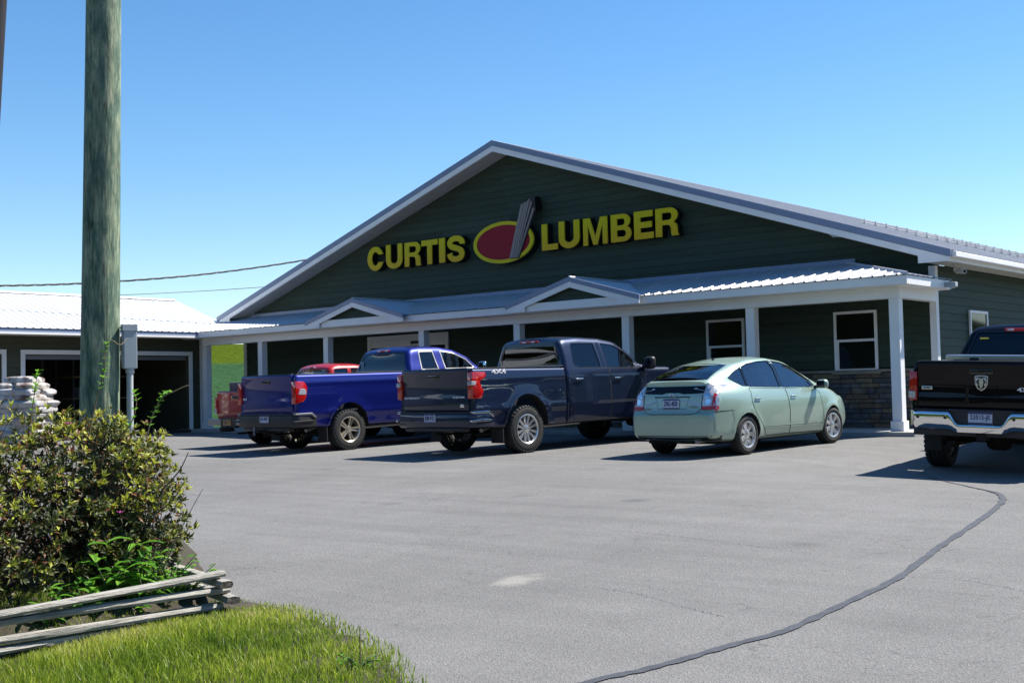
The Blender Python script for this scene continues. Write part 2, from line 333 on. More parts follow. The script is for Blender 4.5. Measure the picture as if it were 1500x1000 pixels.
mat('sealer', (.052, .053, .058), .55, var=.25, vscale=9, bump=.3, bscale=90, coords='Object')
xs = [-420, -300, -220, -160]+rng(-130, 44, 116)+[60, 90, 140, 220, 420]; ys = [-420, -250, -150, -90]+rng(-60, 130, 127)+[160, 220, 320, 420]
struct(grid_obj('field', xs, ys, terrain_z, 'field'))
struct(grid_obj('parking_lot', rng(-30.95, -8.9, 44)+rng(-8.9, 40, 98)[1:], rng(-40, 21.57, 123)+rng(21.57, 62, 40)[1:], lambda x, y: gz(x, y), 'asphalt', lambda x, y: y < 21.57 or x > -8.9))
# the dark sealed crack that curves over the asphalt
seal = [(-4.05, 2.6), (-3.88, 3.9), (-3.71, 4.92), (-3.62, 5.2), (-3.55, 5.53), (-3.49, 5.92), (-3.41, 6.27), (-3.42, 6.77), (-3.45, 7.4), (-3.49, 8.04), (-3.64, 8.9), (-3.75, 9.51), (-3.9, 10.49), (-4.08, 11.55), (-4.25, 12.33), (-4.42, 12.8), (-4.57, 13.12), (-4.87, 13.62), (-5.33, 14.4), (-5.67, 14.92), (-6.5, 15.9)]
def crom(P, n):
    out = []
    for i in range(len(P)-1):
        p0, p1, p2, p3 = (Vector(P[max(0, i-1)]), Vector(P[i]), Vector(P[i+1]), Vector(P[min(len(P)-1, i+2)]))
        for k in range(n):
            t = k/n; out.append(.5*((2*p1)+(p2-p0)*t+(2*p0-5*p1+4*p2-p3)*t*t+(3*p1-p0-3*p2+p3)*t**3))
    return out+[Vector(P[-1])]
def strip(name, pts, wf, m, dz):
    mb = MB()
    for i, p in enumerate(pts):
        t = (pts[min(i+1, len(pts)-1)]-pts[max(0, i-1)]).normalized(); nrm = Vector((-t.y, t.x)); wl, wr = wf(i)
        for q in (p+nrm*wl, p-nrm*wr): mb.v.append((q.x, q.y, gz(q.x, q.y)+dz))
    for i in range(len(pts)-1): mb.f.append((2*i, 2*i+1, 2*i+3, 2*i+2)); mb.m.append(0)
    me = mb.mesh(name); me.materials.append(M[m]); return link(name, me)
sp = crom(seal, 30)
struct(strip('sealed_crack', sp, lambda i: ((.031+.016*noise.noise((i*.12, 0, 0))+.006*noise.noise((i*.9, 3, 0)))*(1-.45*sstep(420, 560, i)), (.031+.016*noise.noise((i*.12, 7, 0))+.006*noise.noise((i*.9, 9, 0)))*(1-.45*sstep(420, 560, i))), 'sealer', .006))

# unseen dark hills, added out of view to darken reflections in glass and paint
mat('hill_dark', (.014, .022, .008), .95, spec=0, var=.5, vscale=.08)
struct(grid_obj('unseen_hill', rng(-420, 420, 42), [-420, -360, -300, -250, -210, -180, -150, -130, -110, -95, -80, -68], lambda x, y: -3.5+48*sstep(-68, -230, y)*(1+.25*noise.noise((x*.012, y*.012, 0)))+2.5*noise.noise((x*.09, y*.09, 3))*sstep(-68, -110, y), 'hill_dark'))
struct(grid_obj('unseen_hill', [45, 55, 65, 78, 95, 120, 160, 220, 420], rng(-68, 420, 40), lambda x, y: -2.5+34*sstep(45, 170, x)*(1+.25*noise.noise((x*.012, y*.012, 5)))+2.5*noise.noise((x*.09, y*.09, 3))*sstep(55, 90, x), 'hill_dark'))

for P in ([(-6.67, 9.14), (-6.32, 9.13), (-5.87, 9.06), (-5.22, 8.91), (-4.51, 8.74)], [(-5.11, 6.87), (-4.72, 6.8), (-4.25, 6.6), (-3.9, 6.48)], [(-3.5, 8.14), (-3.11, 8.17), (-2.88, 8.1), (-2.64, 7.98)], [(-9.99, 7.6), (-8.49, 7.68), (-7.18, 7.91)], [(-14.19, 11.79), (-11.58, 11.97), (-9.22, 12.18)], [(-9.0, 8.51), (-7.99, 8.81)]):
    Q = crom(P, 40); Q = [q+Vector((.02*noise.noise((i*.33, P[0][0], 0))+.01*noise.noise((i*1.3, 1, 0)), .03*noise.noise((i*.29, P[0][1], 4)))) for i, q in enumerate(Q)]
    struct(strip('hairline_crack', Q, lambda i: (max(.0008, .0035*(.3+1.4*noise.noise((i*.21, 2, P[0][0]))))*1.0, .002), 'sealer', .005))
# ---------------------------------------------------------------- the store
YW, XR, XL, YB = 23.65, -9.3, -31.0, 57.0
YR, RX, RZ, SL = 23.05, -20.15, 7.14, .3313
XE = 11.41
store = thing('store_building', 'wide dark green gabled store with full-width white porch and metal roof', 'building', (0, 0, 0))
def rz(x): return RZ-SL*abs(x-RX)
# walls: a core for each side with lap boards on it
mb = MB(); mb.prism([(XL+.02, -.2), (XR-.02, -.2), (XR-.02, rz(XR)-.22), (RX, RZ-.24), (XL+.02, rz(XL)-.22)], 'y', YW+.02, YW+.2)
front = mb.build('front_wall', 'siding', store)
right = MB().box(XR-.2, XR-.02, YW+.201, YB, -.2, 3.17).build('side_wall', 'siding', store)
MB().box(XL+.02, XL+.2, YW+.201, YB, -.2, 3.17).build('side_wall', 'siding', store)
mb = MB(); mb.prism([(XL+.02, -.2), (XR-.02, -.2), (XR-.02, rz(XR)-.22), (RX, RZ-.24), (XL+.02, rz(XL)-.22)], 'y', YB+.001, YB+.15); mb.build('back_wall', 'siding', store)
def board_front(x0b, x1b, x0t, x1t, z0, z1):
    y0, y1, y2 = YW-.02, YW-.004, YW+.018
    return MB().hexa([(x0b, y0, z0), (x1b, y0, z0), (x1b, y2, z0), (x0b, y2, z0)], [(x0t, y1, z1), (x1t, y1, z1), (x1t, y2, z1), (x0t, y2, z1)])
EX = .165
z = 1.21
while z < RZ-.32:
    z1 = min(z+EX-.001, RZ-.27)
    def ext(zz):
        d = (RZ-.25-zz)/SL; return max(XL+.11, RX-d), min(XR-.11, RX+d)
    a, b = ext(z); c, d = ext(z1)
    cuts = []; q = a+((round(z/EX)*1.9) % 4.88)
    while q < b-.4:
        if q > a+.4: cuts.append(q)
        q += 4.88
    xs_ = [a]+cuts+[b]; xt_ = [c]+[min(max(k, c+.05), d-.05) for k in cuts]+[d]
    for k in range(len(xs_)-1): board_front(xs_[k]+.0015, xs_[k+1]-.0015, xt_[k]+.0015, xt_[k+1]-.0015, z, z1).build('siding_board', 'siding', front)
    z += EX
z = -.05
while z < 3.15:
    z1 = min(z+EX-.001, 3.18)
    ya = YW+.12; q = ya+((round(z/EX)*1.9) % 4.88)+.3
    while ya < YB-.01:
        yb = min(q, YB)
        MB().hexa([(XR+.02, ya, z), (XR+.02, yb-.003, z), (XR-.018, yb-.003, z), (XR-.018, ya, z)], [(XR+.004, ya, z1), (XR+.004, yb-.003, z1), (XR-.018, yb-.003, z1), (XR-.018, ya, z1)]).build('siding_board', 'siding', right)
        ya = yb; q += 4.88
    z += EX
# corner boards
for x0, x1 in ((XR-.1, XR+.035), (XL-.035, XL+.1)):
    MB().box(x0, x1, YW-.035, YW+.1, -.05, 3.16 if x0 > -20 else 3.16).build('corner_board', 'white_trim', store, bevel=.004)
# stone wainscot: courses of ledge stones with recessed mortar
mb = MB(); mb.box(XL+.101, XR-.101, YW-.012, YW+.018, -.02, 1.12); wains = mb.build('stone_base', 'mortar', front)
MB().box(XL+.101, XR-.101, YW-.075, YW-.013, 1.121, 1.175).build('stone_cap', 'cap_stone', front, bevel=.008)
random.seed(11)
far = MB()
zc = -.01
hs = [.1, .085, .12, .095, .11, .08, .105, .125, .09, .1, .11]
nst = 0
for hgt in hs:
    x = XR-.103-random.random()*.2
    first = True
    while x > XL+.2:
        ln = random.choice([.22, .3, .38, .46, .55])*random.uniform(.85, 1.15); xa = x-ln
        if first: x0 = XR-.103
        else: x0 = x
        first = False
        g = .006; dpt = random.uniform(.018, .05); j = lambda s=.006: random.uniform(-s, s)
        yf = YW-.012-dpt; y2 = YW-.0121; z0, z1 = zc+g, zc+hgt-g
        bot = [(xa+g+j(), yf+j(), z0+j(.003)), (x0-g+j(), yf+j(), z0+j(.003)), (x0-g, y2, z0), (xa+g, y2, z0)]
        top = [(xa+g+j(), yf+j(), z1+j(.003)), (x0-g+j(), yf+j(), z1+j(.003)), (x0-g, y2, z1), (xa+g, y2, z1)]
        if x > -17.2 and nst < 298:
            MB().hexa(bot, top).build('stone', 'stone%d' % random.randrange(6), front, bevel=.007, seg=1); nst += 1
        else:
            far.cur = random.randrange(6); far.hexa(bot, top)
        x = xa
    zc += hgt
o = far.build('stonework', ['stone%d' % i for i in range(6)], front); stuff(o)
# windows
def window(cx, y, z0, z1, wd, face='y', parent=store):
    w2 = wd/2; e = empty('window', parent, (cx, y, 0) if face == 'y' else (y, cx, 0), (0, 0, 0) if face == 'y' else (0, 0, math.pi/2))
    t = .055
    for nm, args in (('frame', (-w2, -w2+t, -.045, .0, z0, z1)), ('frame', (w2-t, w2, -.045, .0, z0, z1)), ('frame', (-w2+t, w2-t, -.045, .0, z1-t, z1)), ('frame', (-w2+t, w2-t, -.045, .0, z0, z0+t))):
        MB().box(*args).build(nm, 'white_trim', e, bevel=.004)
    zm = (z0+z1)/2+.02
    MB().box(-w2+t, w2-t, -.034, -.004, zm-.028, zm+.022).build('meeting_rail', 'white_trim', e)
    MB().box(-w2+t+.001, w2-t-.001, -.022, -.006, zm+.023, z1-t-.001).build('pane', 'win_dark', e)
    MB().box(-w2+t+.04, w2-t-.001, -.014, -.003, z0+t+.03, zm-.029).build('pane', 'win_dark', e)
    MB().box(-w2+t, -w2+t+.039, -.03, -.003, z0+t, zm-.029).build('sash', 'white_trim', e)
    MB().box(-w2-.05, w2+.05, -.085, -.0, z0-.05, z0-.002).build('sill', 'cap_stone' if face == 'y' else 'white_trim', e, bevel=.006)
    return e
YF = YW-.021
window(-10.95, YF, 1.14, 2.37, .93)
window(-13.98, YF, 1.14, 2.37, .95)
window(25.85, XR+.021, 1.05, 2.35, 1.02, 'x')
# entrance: pale double door in a wide white frame
ent = empty('entrance_door', store, (-23.85, YW-.022, 0))
wd, ht = 3.1, 2.5
for nm, a in (('door_frame', (-wd/2, -wd/2+.12, -.06, 0, 0, ht)), ('door_frame', (wd/2-.12, wd/2, -.06, 0, 0, ht)), ('door_frame', (-wd/2+.12, wd/2-.12, -.06, 0, ht-.12, ht))):
    MB().box(*a).build(nm, 'white_trim', ent, bevel=.005)
MB().box(-wd/2+.121, wd/2-.121, -.05, -.001, 2.18, ht-.121).build('transom_panel', 'white_trim', ent)
for k in range(2):
    x0 = -.86+k*.865
    dl = MB().box(x0, x0+.86, -.035, -.001, .02, 2.17).build('door_leaf', 'white_trim', ent)
    MB().box(x0+.14, x0+.72, -.045, -.036, .9, 1.95).build('pane', 'win_dark', dl)
    MB().tube([(x0+(.78 if k == 0 else .08), -.07, .95), (x0+(.78 if k == 0 else .08), -.07, 1.25)], .012).build('handle', 'chrome', dl)
for x0 in (-1.42, .88):
    MB().box(x0, x0+.54, -.03, -.001, .3, 2.17).build('sidelight', 'win_dark', ent)
MB().box(.15, .7, -.055, -.0501, 2.24, 2.32).build('door_closer', 'plastic', ent, bevel=.006)
# main roof
roof = empty('roof', store)
def panel_mesh(wid, ln, h=.02, pitch=.2286, rib=.055):
    prof = []; u = 0
    while u < wid-1e-6:
        prof += [(u, 0), (u+rib*.32, h), (u+rib*.68, h), (u+rib, 0)]
        u += pitch
    prof.append((wid, 0)); n = len(prof)
    vs = [(p[0], v, p[1]) for v in (0, ln) for p in prof]
    me = bpy.data.meshes.new('roof_panel'); me.from_pydata(vs, [], [(i, i+1, n+i+1, n+i) for i in range(n-1)]); me.update(); return me
def frame(o, u, v):
    u, v = Vector(u).normalized(), Vector(v).normalized(); nn = u.cross(v)
    return Matrix(((u.x, v.x, nn.x, o[0]), (u.y, v.y, nn.y, o[1]), (u.z, v.z, nn.z, o[2]), (0, 0, 0, 1)))
def lay_panels(parent, org, u, v, n, ln, m, wid=.9144, clips=(), name='roof_panel'):
    base = panel_mesh(wid, ln); base.materials.append(M[m]); mat4 = frame(org, u, v); U = Vector(u).normalized(); out = []
    for i in range(n):
        mm = Matrix.Translation(U*wid*i) @ mat4; me = base
        if clips:
            bm = bmesh.new(); bm.from_mesh(base); bm.transform(mm)
            for co, no in clips:
                bmesh.ops.bisect_plane(bm, geom=bm.verts[:]+bm.edges[:]+bm.faces[:], plane_co=co, plane_no=no, clear_outer=True)
            if len(bm.faces) == 0: bm.free(); continue
            cut = len(bm.faces) != len(base.polygons) or any(abs((mm.inverted() @ v_.co).y-round((mm.inverted() @ v_.co).y/ln)*ln) > 1e-3 for v_ in bm.verts)
            if cut:
                bm.transform(mm.inverted()); me = bpy.data.meshes.new('roof_panel'); bm.to_mesh(me); me.materials.append(M[m])
            bm.free()
        ob = bpy.data.objects.new(name, me); COL.objects.link(ob); ob.parent = parent; ob.matrix_basis = mm; out.append(ob)
    return out
sln = math.hypot(XE, XE*SL); nP = 37
# the right hand slope faces +x, the left hand one faces -x
lay_panels(roof, (RX+XE+.03, YR+.015, rz(RX+XE)-.01+.012), (0, 1, 0), (-1, 0, SL), nP, sln+.02, 'roof_grey')
lay_panels(roof, (RX-XE-.03, YR+.015+nP*.9144, rz(RX-XE)-.01+.012), (0, -1, 0), (1, 0, SL), nP, sln+.02, 'roof_grey')
mb = MB()
for s in (-1, 1):
    mb.prism([(RX, RZ-.012), (RX+s*(XE-.03), rz(RX+XE)-.008), (RX+s*(XE-.03), rz(RX+XE)-.1), (RX, RZ-.12)], 'y', YR+.03, YR+nP*.9144)
mb.build('roof_deck', 'soffit', roof)
mb = MB(); mb.prism([(RX-.16, RZ-.03), (RX, RZ+.035), (RX+.16, RZ-.03)], 'y', YR-.012, YR+nP*.9144+.01); mb.build('ridge_cap', 'roof_grey', roof)
# rake trim, fascia, returns
for s in (-1, 1):
    xe = RX+s*XE; ze = rz(xe)
    P = [(RX, RZ+.03), (xe+s*.02, ze+.025), (xe+s*.02, ze-.115), (RX, RZ-.11)]
    MB().prism(P, 'y', YR-.03, YR+.012).build('rake_trim', 'rake_metal', roof)
    Q = [(RX, RZ-.112), (xe, ze-.117), (xe, ze-.172), (xe-s*.02, ze-.172), (xe-s*.62, 3.17), (xe-s*.62, rz(xe-s*.62)-.245), (RX, RZ-.25)]
    MB().prism([Q[0], Q[1], Q[3], (xe-s*.02, 3.17), (xe-s*.62, 3.17), Q[5], Q[6]], 'y', YR-.02, YR+.012).build('rake_fascia', 'white_trim', roof)
    # eave fascia and level soffit
    MB().box(min(xe-s*.02, xe-s*.06), max(xe-s*.02, xe-s*.06), YR+.013, YB+.1, 3.171, ze-.012).build('eave_fascia', 'white_trim', roof)
    MB().box(min(xe-s*.06, XR+.03 if s > 0 else XL-.03), max(xe-s*.06, XR+.03 if s > 0 else XL-.03), YR+.013, YB, 3.182, 3.2).build('eave_soffit', 'soffit', roof)
    MB().box(min(xe, xe+s*.1), max(xe, xe+s*.1), YR+.03, YB+.1, ze-.12, ze-.012).build('gutter', 'white_trim', roof, bevel=.015)
    # rake soffit panels under the overhang
    n = 36
    for k in range(n):
        xa = RX+s*(XE-.62)*k/n; xb = RX+s*((XE-.62)*(k+1)/n-.008); za, zb = rz(xa)-.243, rz(xb)-.243
        MB().hexa([(xa, YR+.013, za-.012), (xb, YR+.013, zb-.012), (xb, YW-.021, zb-.012), (xa, YW-.021, za-.012)], [(xa, YR+.013, za), (xb, YR+.013, zb), (xb, YW-.021, zb), (xa, YW-.021, za)]).build('soffit_panel', 'soffit', roof)
# snow rails on the visible slope: pipes on brackets
def snow_row(x, y0, y1, step):
    zz = rz(x)+.012
    for dz in (.06, .12): MB().tube([(x, y0-.15, zz+dz), (x, y1, zz+dz)], .014, 6).build('snow_rail', 'galv', roof)
    me = None; y = y0
    while y < y1:
        if me is None:
            b = MB().box(-.05, .06, -.02, .02, .0, .03); b.prism([(-.05, .03), (.04, .03), (.02, .15), (-.02, .15)], 'y', -.018, .018); ob = b.build('snow_bracket', 'galv', roof); me = ob.data
        else: ob = bpy.data.objects.new('snow_bracket', me); COL.objects.link(ob); ob.parent = roof
        ob.location = (x, y, zz); y += step
snow_row(-13.8, 30.5, 56, .69); snow_row(-12.3, 30.2, 56, .69)
# ---------------------------------------------------------------- porch
PE, PZ, PS = 21.5, 2.84, .235       # eave y, eave z, slope
porch = empty('porch', store)
MB().box(XL-.6, -8.95, PE+.08, YW+.0, -.16, -.001).build('porch_slab', 'concrete', porch, bevel=.012)
for i, x in enumerate([-9.38, -12.38, -15.42, -18.5, -21.61, -25.2, -28.0, -30.62]):
    p = MB().box(x-.095, x+.095, 21.87, 22.06, .19, 2.455).build('porch_post', 'white_trim', porch, bevel=.006)
    MB().box(x-.125, x+.125, 21.84, 22.09, 0, .19).build('post_base', 'white_trim', p, bevel=.006)
MB().box(XL+.3, -9.25, 21.85, 22.08, 2.455, 2.66).build('porch_beam', 'white_trim', porch, bevel=.004)
MB().box(-9.44, -9.251, 22.081, YW-.036, 2.457, 2.66).build('porch_beam', 'white_trim', porch, bevel=.004)
MB().box(XL-.3, -9.0, 21.56, YW-.04, 2.661, 2.69).build('porch_ceiling', 'white_trim', porch)
MB().box(XL+.55, -8.955, PE, PE+.05, 2.672, PZ-.012).build('porch_fascia', 'white_trim', porch)
MB().box(-9.005, -8.955, PE+.051, YW-.05, 2.672, PZ-.012).build('porch_fascia', 'white_trim', porch)
proof = empty('porch_roof', store)
hx = Vector((-8.93, PE-.03, 0))
nP2 = 26
dn = Vector((1, 1, 0)).normalized()
lay_panels(proof, (-8.93-nP2*.9144, PE-.03, PZ), (1, 0, 0), (0, 1, PS), nP2, 2.25, 'roof_porch', clips=[((-8.93, PE-.03, 0), (1, 1, 0)), ((0, YW-.01, 0), (0, 1, 0))])
lay_panels(proof, (-8.93, PE-.03, PZ), (0, 1, 0), (-1, 0, PS), 3, 2.5, 'roof_porch', clips=[((-8.93, PE-.03, 0), (-1, -1, 0)), ((0, YW-.01, 0), (0, 1, 0)), ((-9.3, 0, 0), (0, 0, -1)) if False else ((0, 0, -5), (0, 0, -1))])
MB().tube([(-8.95, PE-.01, PZ+.02), (-11.07, YW-.03, PZ+.02+2.12*PS)], .035, 6).build('hip_cap', 'roof_porch', proof)
mb = MB(); mb.box(-31.5, -10.9, YW-.06, YW-.022, PZ+PS*(YW-PE)-.02, PZ+PS*(YW-PE)+.09); mb.build('wall_flashing', 'rake_metal', proof)
# two small gablets on the porch eave
def gablet(cx, nm):
    g = empty('gablet', store); hw, top, rise = 1.8, 3.34, .5; sl = rise/hw
    for s in (-1, 1):
        mm = lay_panels(g, (cx+s*(hw+.03), PE-.13 if s > 0 else PE-.13+3*.9144, top-rise-.005), (0, 1, 0) if s > 0 else (0, -1, 0), (-s, 0, sl), 3, math.hypot(hw+.03, rise), 'roof_porch', clips=[((0, YW-.07, 0), (0, 1, 0))])
        MB().prism([(cx, top+.03), (cx+s*(hw+.05), top-rise+.02), (cx+s*(hw+.05), top-rise-.08), (cx, top-.075)], 'y', PE-.17, PE-.125).build('rake_trim', 'rake_metal', g)
        MB().prism([(cx, top-.077), (cx+s*(hw+.04), top-rise-.082), (cx+s*(hw+.04), 2.675), (cx+s*1.28, 2.675), (cx+s*1.28, top-1.28*sl-.2), (cx, top-.2)], 'y', PE-.16, PE-.122).build('rake_fascia', 'white_trim', g)
    MB().prism([(cx-1.278, 2.676), (cx+1.278, 2.676), (cx+1.278, 2.86), (cx-1.278, 2.86)], 'y', PE-.1, PE-.01).build('frieze_board', 'white_trim', g, bevel=.004)
    zz = 2.862
    while zz < top-.22:
        z1 = min(zz+.11, top-.14); wa = (top-.13-zz)/sl; wb = (top-.13-z1)/sl
        MB().hexa([(cx-min(wa, 1.7), PE-.06, zz), (cx+min(wa, 1.7), PE-.06, zz), (cx+min(wa, 1.7), PE-.02, zz), (cx-min(wa, 1.7), PE-.02, zz)], [(cx-wb, PE-.045, z1), (cx+wb, PE-.045, z1), (cx+wb, PE-.02, z1), (cx-wb, PE-.02, z1)]).build('siding_board', 'siding', g); zz += .111
    MB().tube([(cx, PE-.15, top+.03), (cx, YW-.1, top+.03)], .03, 6).build('ridge_cap', 'roof_porch', g)
gablet(-23.55, 'a'); gablet(-16.52, 'b')
# ---------------------------------------------------------------- signs on the gable
sign = thing('store_sign', 'large yellow channel letters reading CURTIS LUMBER across the dark green gable', 'sign', (0, 23.4, 4.31))
LET = list(zip('CURTISLUMBER', [(-25.15, -24.52), (-24.41, -23.78), (-23.69, -23.08), (-23.05, -22.45), (-22.4, -22.19), (-22.1, -21.5), (-18.92, -18.43), (-18.39, -17.76), (-17.65, -16.94), (-16.84, -16.26), (-16.18, -15.65), (-15.59, -14.98)]))
def arc(cx, cy, rx, ry, a0, a1, n=10): return [(cx+rx*math.cos(RAD(a0+(a1-a0)*k/n)), cy+ry*math.sin(RAD(a0+(a1-a0)*k/n))) for k in range(n+1)]
def glyph(ch, t, v):
    """outline loops of a heavy grotesque capital in the unit square; t, v: stroke across and down"""
    if ch == 'I': return [[(0, 0), (1, 0), (1, 1), (0, 1)]]
    if ch == 'L': return [[(0, 0), (1, 0), (1, v), (t, v), (t, 1), (0, 1)]]
    if ch == 'T': return [[(.5-t/2, 0), (.5+t/2, 0), (.5+t/2, 1-v), (1, 1-v), (1, 1), (0, 1), (0, 1-v), (.5-t/2, 1-v)]]
    if ch == 'E': return [[(0, 0), (1, 0), (1, v), (t, v), (t, .5-v*.48), (.92, .5-v*.48), (.92, .5+v*.48), (t, .5+v*.48), (t, 1-v), (.97, 1-v), (.97, 1), (0, 1)]]
    if ch == 'M': return [[(0, 0), (t*.8, 0), (t*.8, .74), (.5-t*.36, 0), (.5+t*.36, 0), (1-t*.8, .74), (1-t*.8, 0), (1, 0), (1, 1), (1-t*1.15, 1), (.5, .30), (t*1.15, 1), (0, 1)]]
    if ch == 'U': return [[(0, 1)]+arc(.5, .36, .5, .36, 180, 360, 16)+[(1, 1), (1-t, 1)]+arc(.5, .38, .5-t, .38-v, 360, 180, 16)+[(t, 1)]]
    if ch == 'C': return [arc(.5, .5, .5, .5, 38, 322, 30)+[(.985, .36), (1-t*1.02, .36)][:0]+[(.99, .34), (.70, .34)]+arc(.5, .5, .5-t, .5-v, 318, 42, 26)+[(.70, .66), (.99, .66)]]
    if ch == 'R': return [[(0, 0), (t, 0), (t, .40), (.48, .40)]+arc(.48, .26, .20, .14, 90, 0, 6)+[(.69, .06), (.72, 0), (1, 0), (1, .04), (.96, .09), (.955, .30), (.92, .40), (.80, .48)]+arc(.60, .735, .38, .265, -48, 90, 12)+[(0, 1)], [(t, .57)]+arc(.58, .70, .14, .13, -90, 90, 8)+[(t, .83)]]
    if ch == 'B': return [[(0, 0)]+arc(.62, .285, .38, .285, -90, 48, 12)+[(.80, .535)]+arc(.59, .745, .36, .255, -38, 90, 12)+[(0, 1)], [(t, v*.85)]+arc(.60, .295, .14, .125, -90, 90, 8)+[(t, .42)], [(t, .59)]+arc(.57, .71, .12, .12, -90, 90, 8)+[(t, .83)]]
    if ch == 'S':
        c = [(.985-t*.5, .66), (.86, .76), (.72, .87), (.5, .905), (.3, .88), (.16, .79), (.15, .69), (.24, .60), (.42, .545), (.62, .49), (.79, .41), (.85, .29), (.8, .17), (.66, .11), (.5, .095), (.3, .12), (.17, .21), (.13, .335)]
        c[0] = (.87, .665); c = [tuple(q) for q in crom(c, 4)]; A_, B_ = [], []
        for i, p in enumerate(c):
            a, b = c[max(0, i-1)], c[min(len(c)-1, i+1)]; dx, dy = b[0]-a[0], b[1]-a[1]; L_ = math.hypot(dx, dy); A_.append((p[0]-dy/L_*t*.5, p[1]+dx/L_*v*.5)); B_.append((p[0]+dy/L_*t*.5, p[1]-dx/L_*v*.5))
        return [A_+B_[::-1]]
def glyph_mesh(ch, w_, h_, y0, y1, grow=0.0):
    t = .175/w_ if ch != 'I' else 1; v = .145/h_; cu = bpy.data.curves.new('g', 'CURVE'); cu.dimensions = '2D'; cu.fill_mode = 'BOTH'; cu.extrude = (y1-y0)/2; cu.offset = grow
    for lp in glyph(ch, t, v):
        sp_ = cu.splines.new('POLY'); sp_.points.add(len(lp)-1); sp_.use_cyclic_u = True
        for q, (a, b) in zip(sp_.points, lp): q.co = (a*w_, b*h_, 0, 1)
    o = bpy.data.objects.new('g', cu); COL.objects.link(o); dg = bpy.context.evaluated_depsgraph_get(); dg.update(); me = bpy.data.meshes.new_from_object(o.evaluated_get(dg)); bpy.data.objects.remove(o); bpy.data.curves.remove(cu)
    for q in me.vertices: a, b, c = q.co; q.co = (a, (y0+y1)/2-c, b)
    me.materials.clear(); me.update(); return me
for ch, (x0, x1) in LET:
    rnd = ch in 'CSU'; h = .645+(.02 if rnd else 0)
    me = glyph_mesh(ch, x1-x0, h, 0, .03); me.materials.append(M['letter_face'])
    a = link('letter', me, sign, label='yellow letter %s fading to orange at its foot' % ch); a.location = (x0, 0, -.01 if rnd else 0)
    m2 = glyph_mesh(ch, x1-x0, h, .031, .2, .008); m2.materials.append(M['sign_side']); link('return', m2, a)
oval = thing('emblem_sign', 'oval red sign with yellow rim and a bundle of grey boards between the two words', 'sign', (-20.17, 23.4, 4.64))
def ell(rx, rz_, n=56): return [(rx*math.cos(2*math.pi*i/n), rz_*math.sin(2*math.pi*i/n)) for i in range(n)]
MB().prism(ell(1.02, .545), 'y', .03, .2).build('sign_box', 'sign_side', oval)
n = 56; A, B = ell(1.0, .525), ell(.885, .435); mb = MB()
mb.add([(p[0], -.01, p[1]) for p in A]+[(p[0], -.01, p[1]) for p in B]+[(p[0], .029, p[1]) for p in A]+[(p[0], .029, p[1]) for p in B],
       [(i, (i+1) % n, n+(i+1) % n, n+i) for i in range(n)]+[(2*n+i, i, (i+1) % n, 2*n+(i+1) % n)[::-1] for i in range(n)]+[(n+i, n+(i+1) % n, 3*n+(i+1) % n, 3*n+i) for i in range(n)])
mb.build('rim', 'sign_yellow_flat', oval); MB().prism(ell(.884, .434), 'y', .0, .029).build('face_panel', 'sign_red', oval)
def bq(p0, p1, q1, q0, y0, nm='board', m='sign_lumber'): MB().prism([p0, p1, q1, q0], 'y', y0, .028).build(nm, m, oval)
MB().prism([(.22, -.44), (.54, -.44), (1.1, .70), (1.06, 1.03), (.62, .88)], 'y', -.02, -.012).build('board_backing', 'sign_line', oval)
MB().prism([(.62, .72), (1.12, .70), (1.07, 1.04), (.62, .9)], 'y', .03, .2).build('sign_box', 'sign_side', oval)
for i, (a, b, t0, t1, h0, h1) in enumerate([(.24, .33, .64, .76, .86, .91), (.335, .39, .765, .86, .9, .93), (.395, .45, .865, .96, .95, 1.0), (.455, .49, .965, 1.02, .93, .9), (.495, .53, 1.025, 1.08, .76, .72)]):
    bq((a, -.42), (b-.008, -.42), (t1-.01, h1), (t0, h0), -.05-.004*(i % 2))
# ---------------------------------------------------------------- wall cameras
def seccam(loc, rot, label):
    t = thing('security_camera', label, 'camera', loc, rot, 'white security cameras on the store')
    MB().box(-.03, .03, -.0, .02, -.02, .1).build('mount', 'camera_white', t)
    mb = MB(); mb.tube([(0, -.02, .06), (0, -.1, 0)], .018, 8); mb.build('arm', 'camera_white', t)
    mb = MB(); mb.tube([(0, -.05, -.02), (0, -.2, -.035), (0, -.3, -.045)], [.045, .05, .05], 12); b = mb.build('housing', 'camera_white', t, smooth=True)
    MB().tube([(0, -.301, -.045), (0, -.306, -.046)], .035, 12).build('lens', 'win_dark', b)
seccam((-11.41, YW-.041, 3.98), (0, 0, RAD(70)), 'small white bullet camera high on the green gable near the right rake')
seccam((-9.05, 24.1, 3.07), (0, 0, RAD(55)), 'white bullet camera under the eave at the right corner of the store')
t = thing('wall_lamp', 'small grey lamp head at the right end of the porch eave', 'lamp', (-8.954, 23.3, 2.74))
MB().box(0, .1, -.04, .04, -.05, .05).build('bracket', 'box_grey', t); MB().prism([(.1, -.08), (.22, -.05), (.22, .04), (.1, .06)], 'y', -.07, .07).build('lamp_head', 'box_grey', t, bevel=.01)
# ---------------------------------------------------------------- open-front barn on the left
barn = thing('garage_barn', 'long low barn with white ribbed metal roof and open bay doors', 'building')
BX, BE, BY0, BY1 = -31.3, -30.4, 2.0, 22.3     # wall plane, eave edge, ends
BRX, BRZ, BEZ, BS = -33.83, 4.05, 2.83, .3565
XB = BRX*2-BX
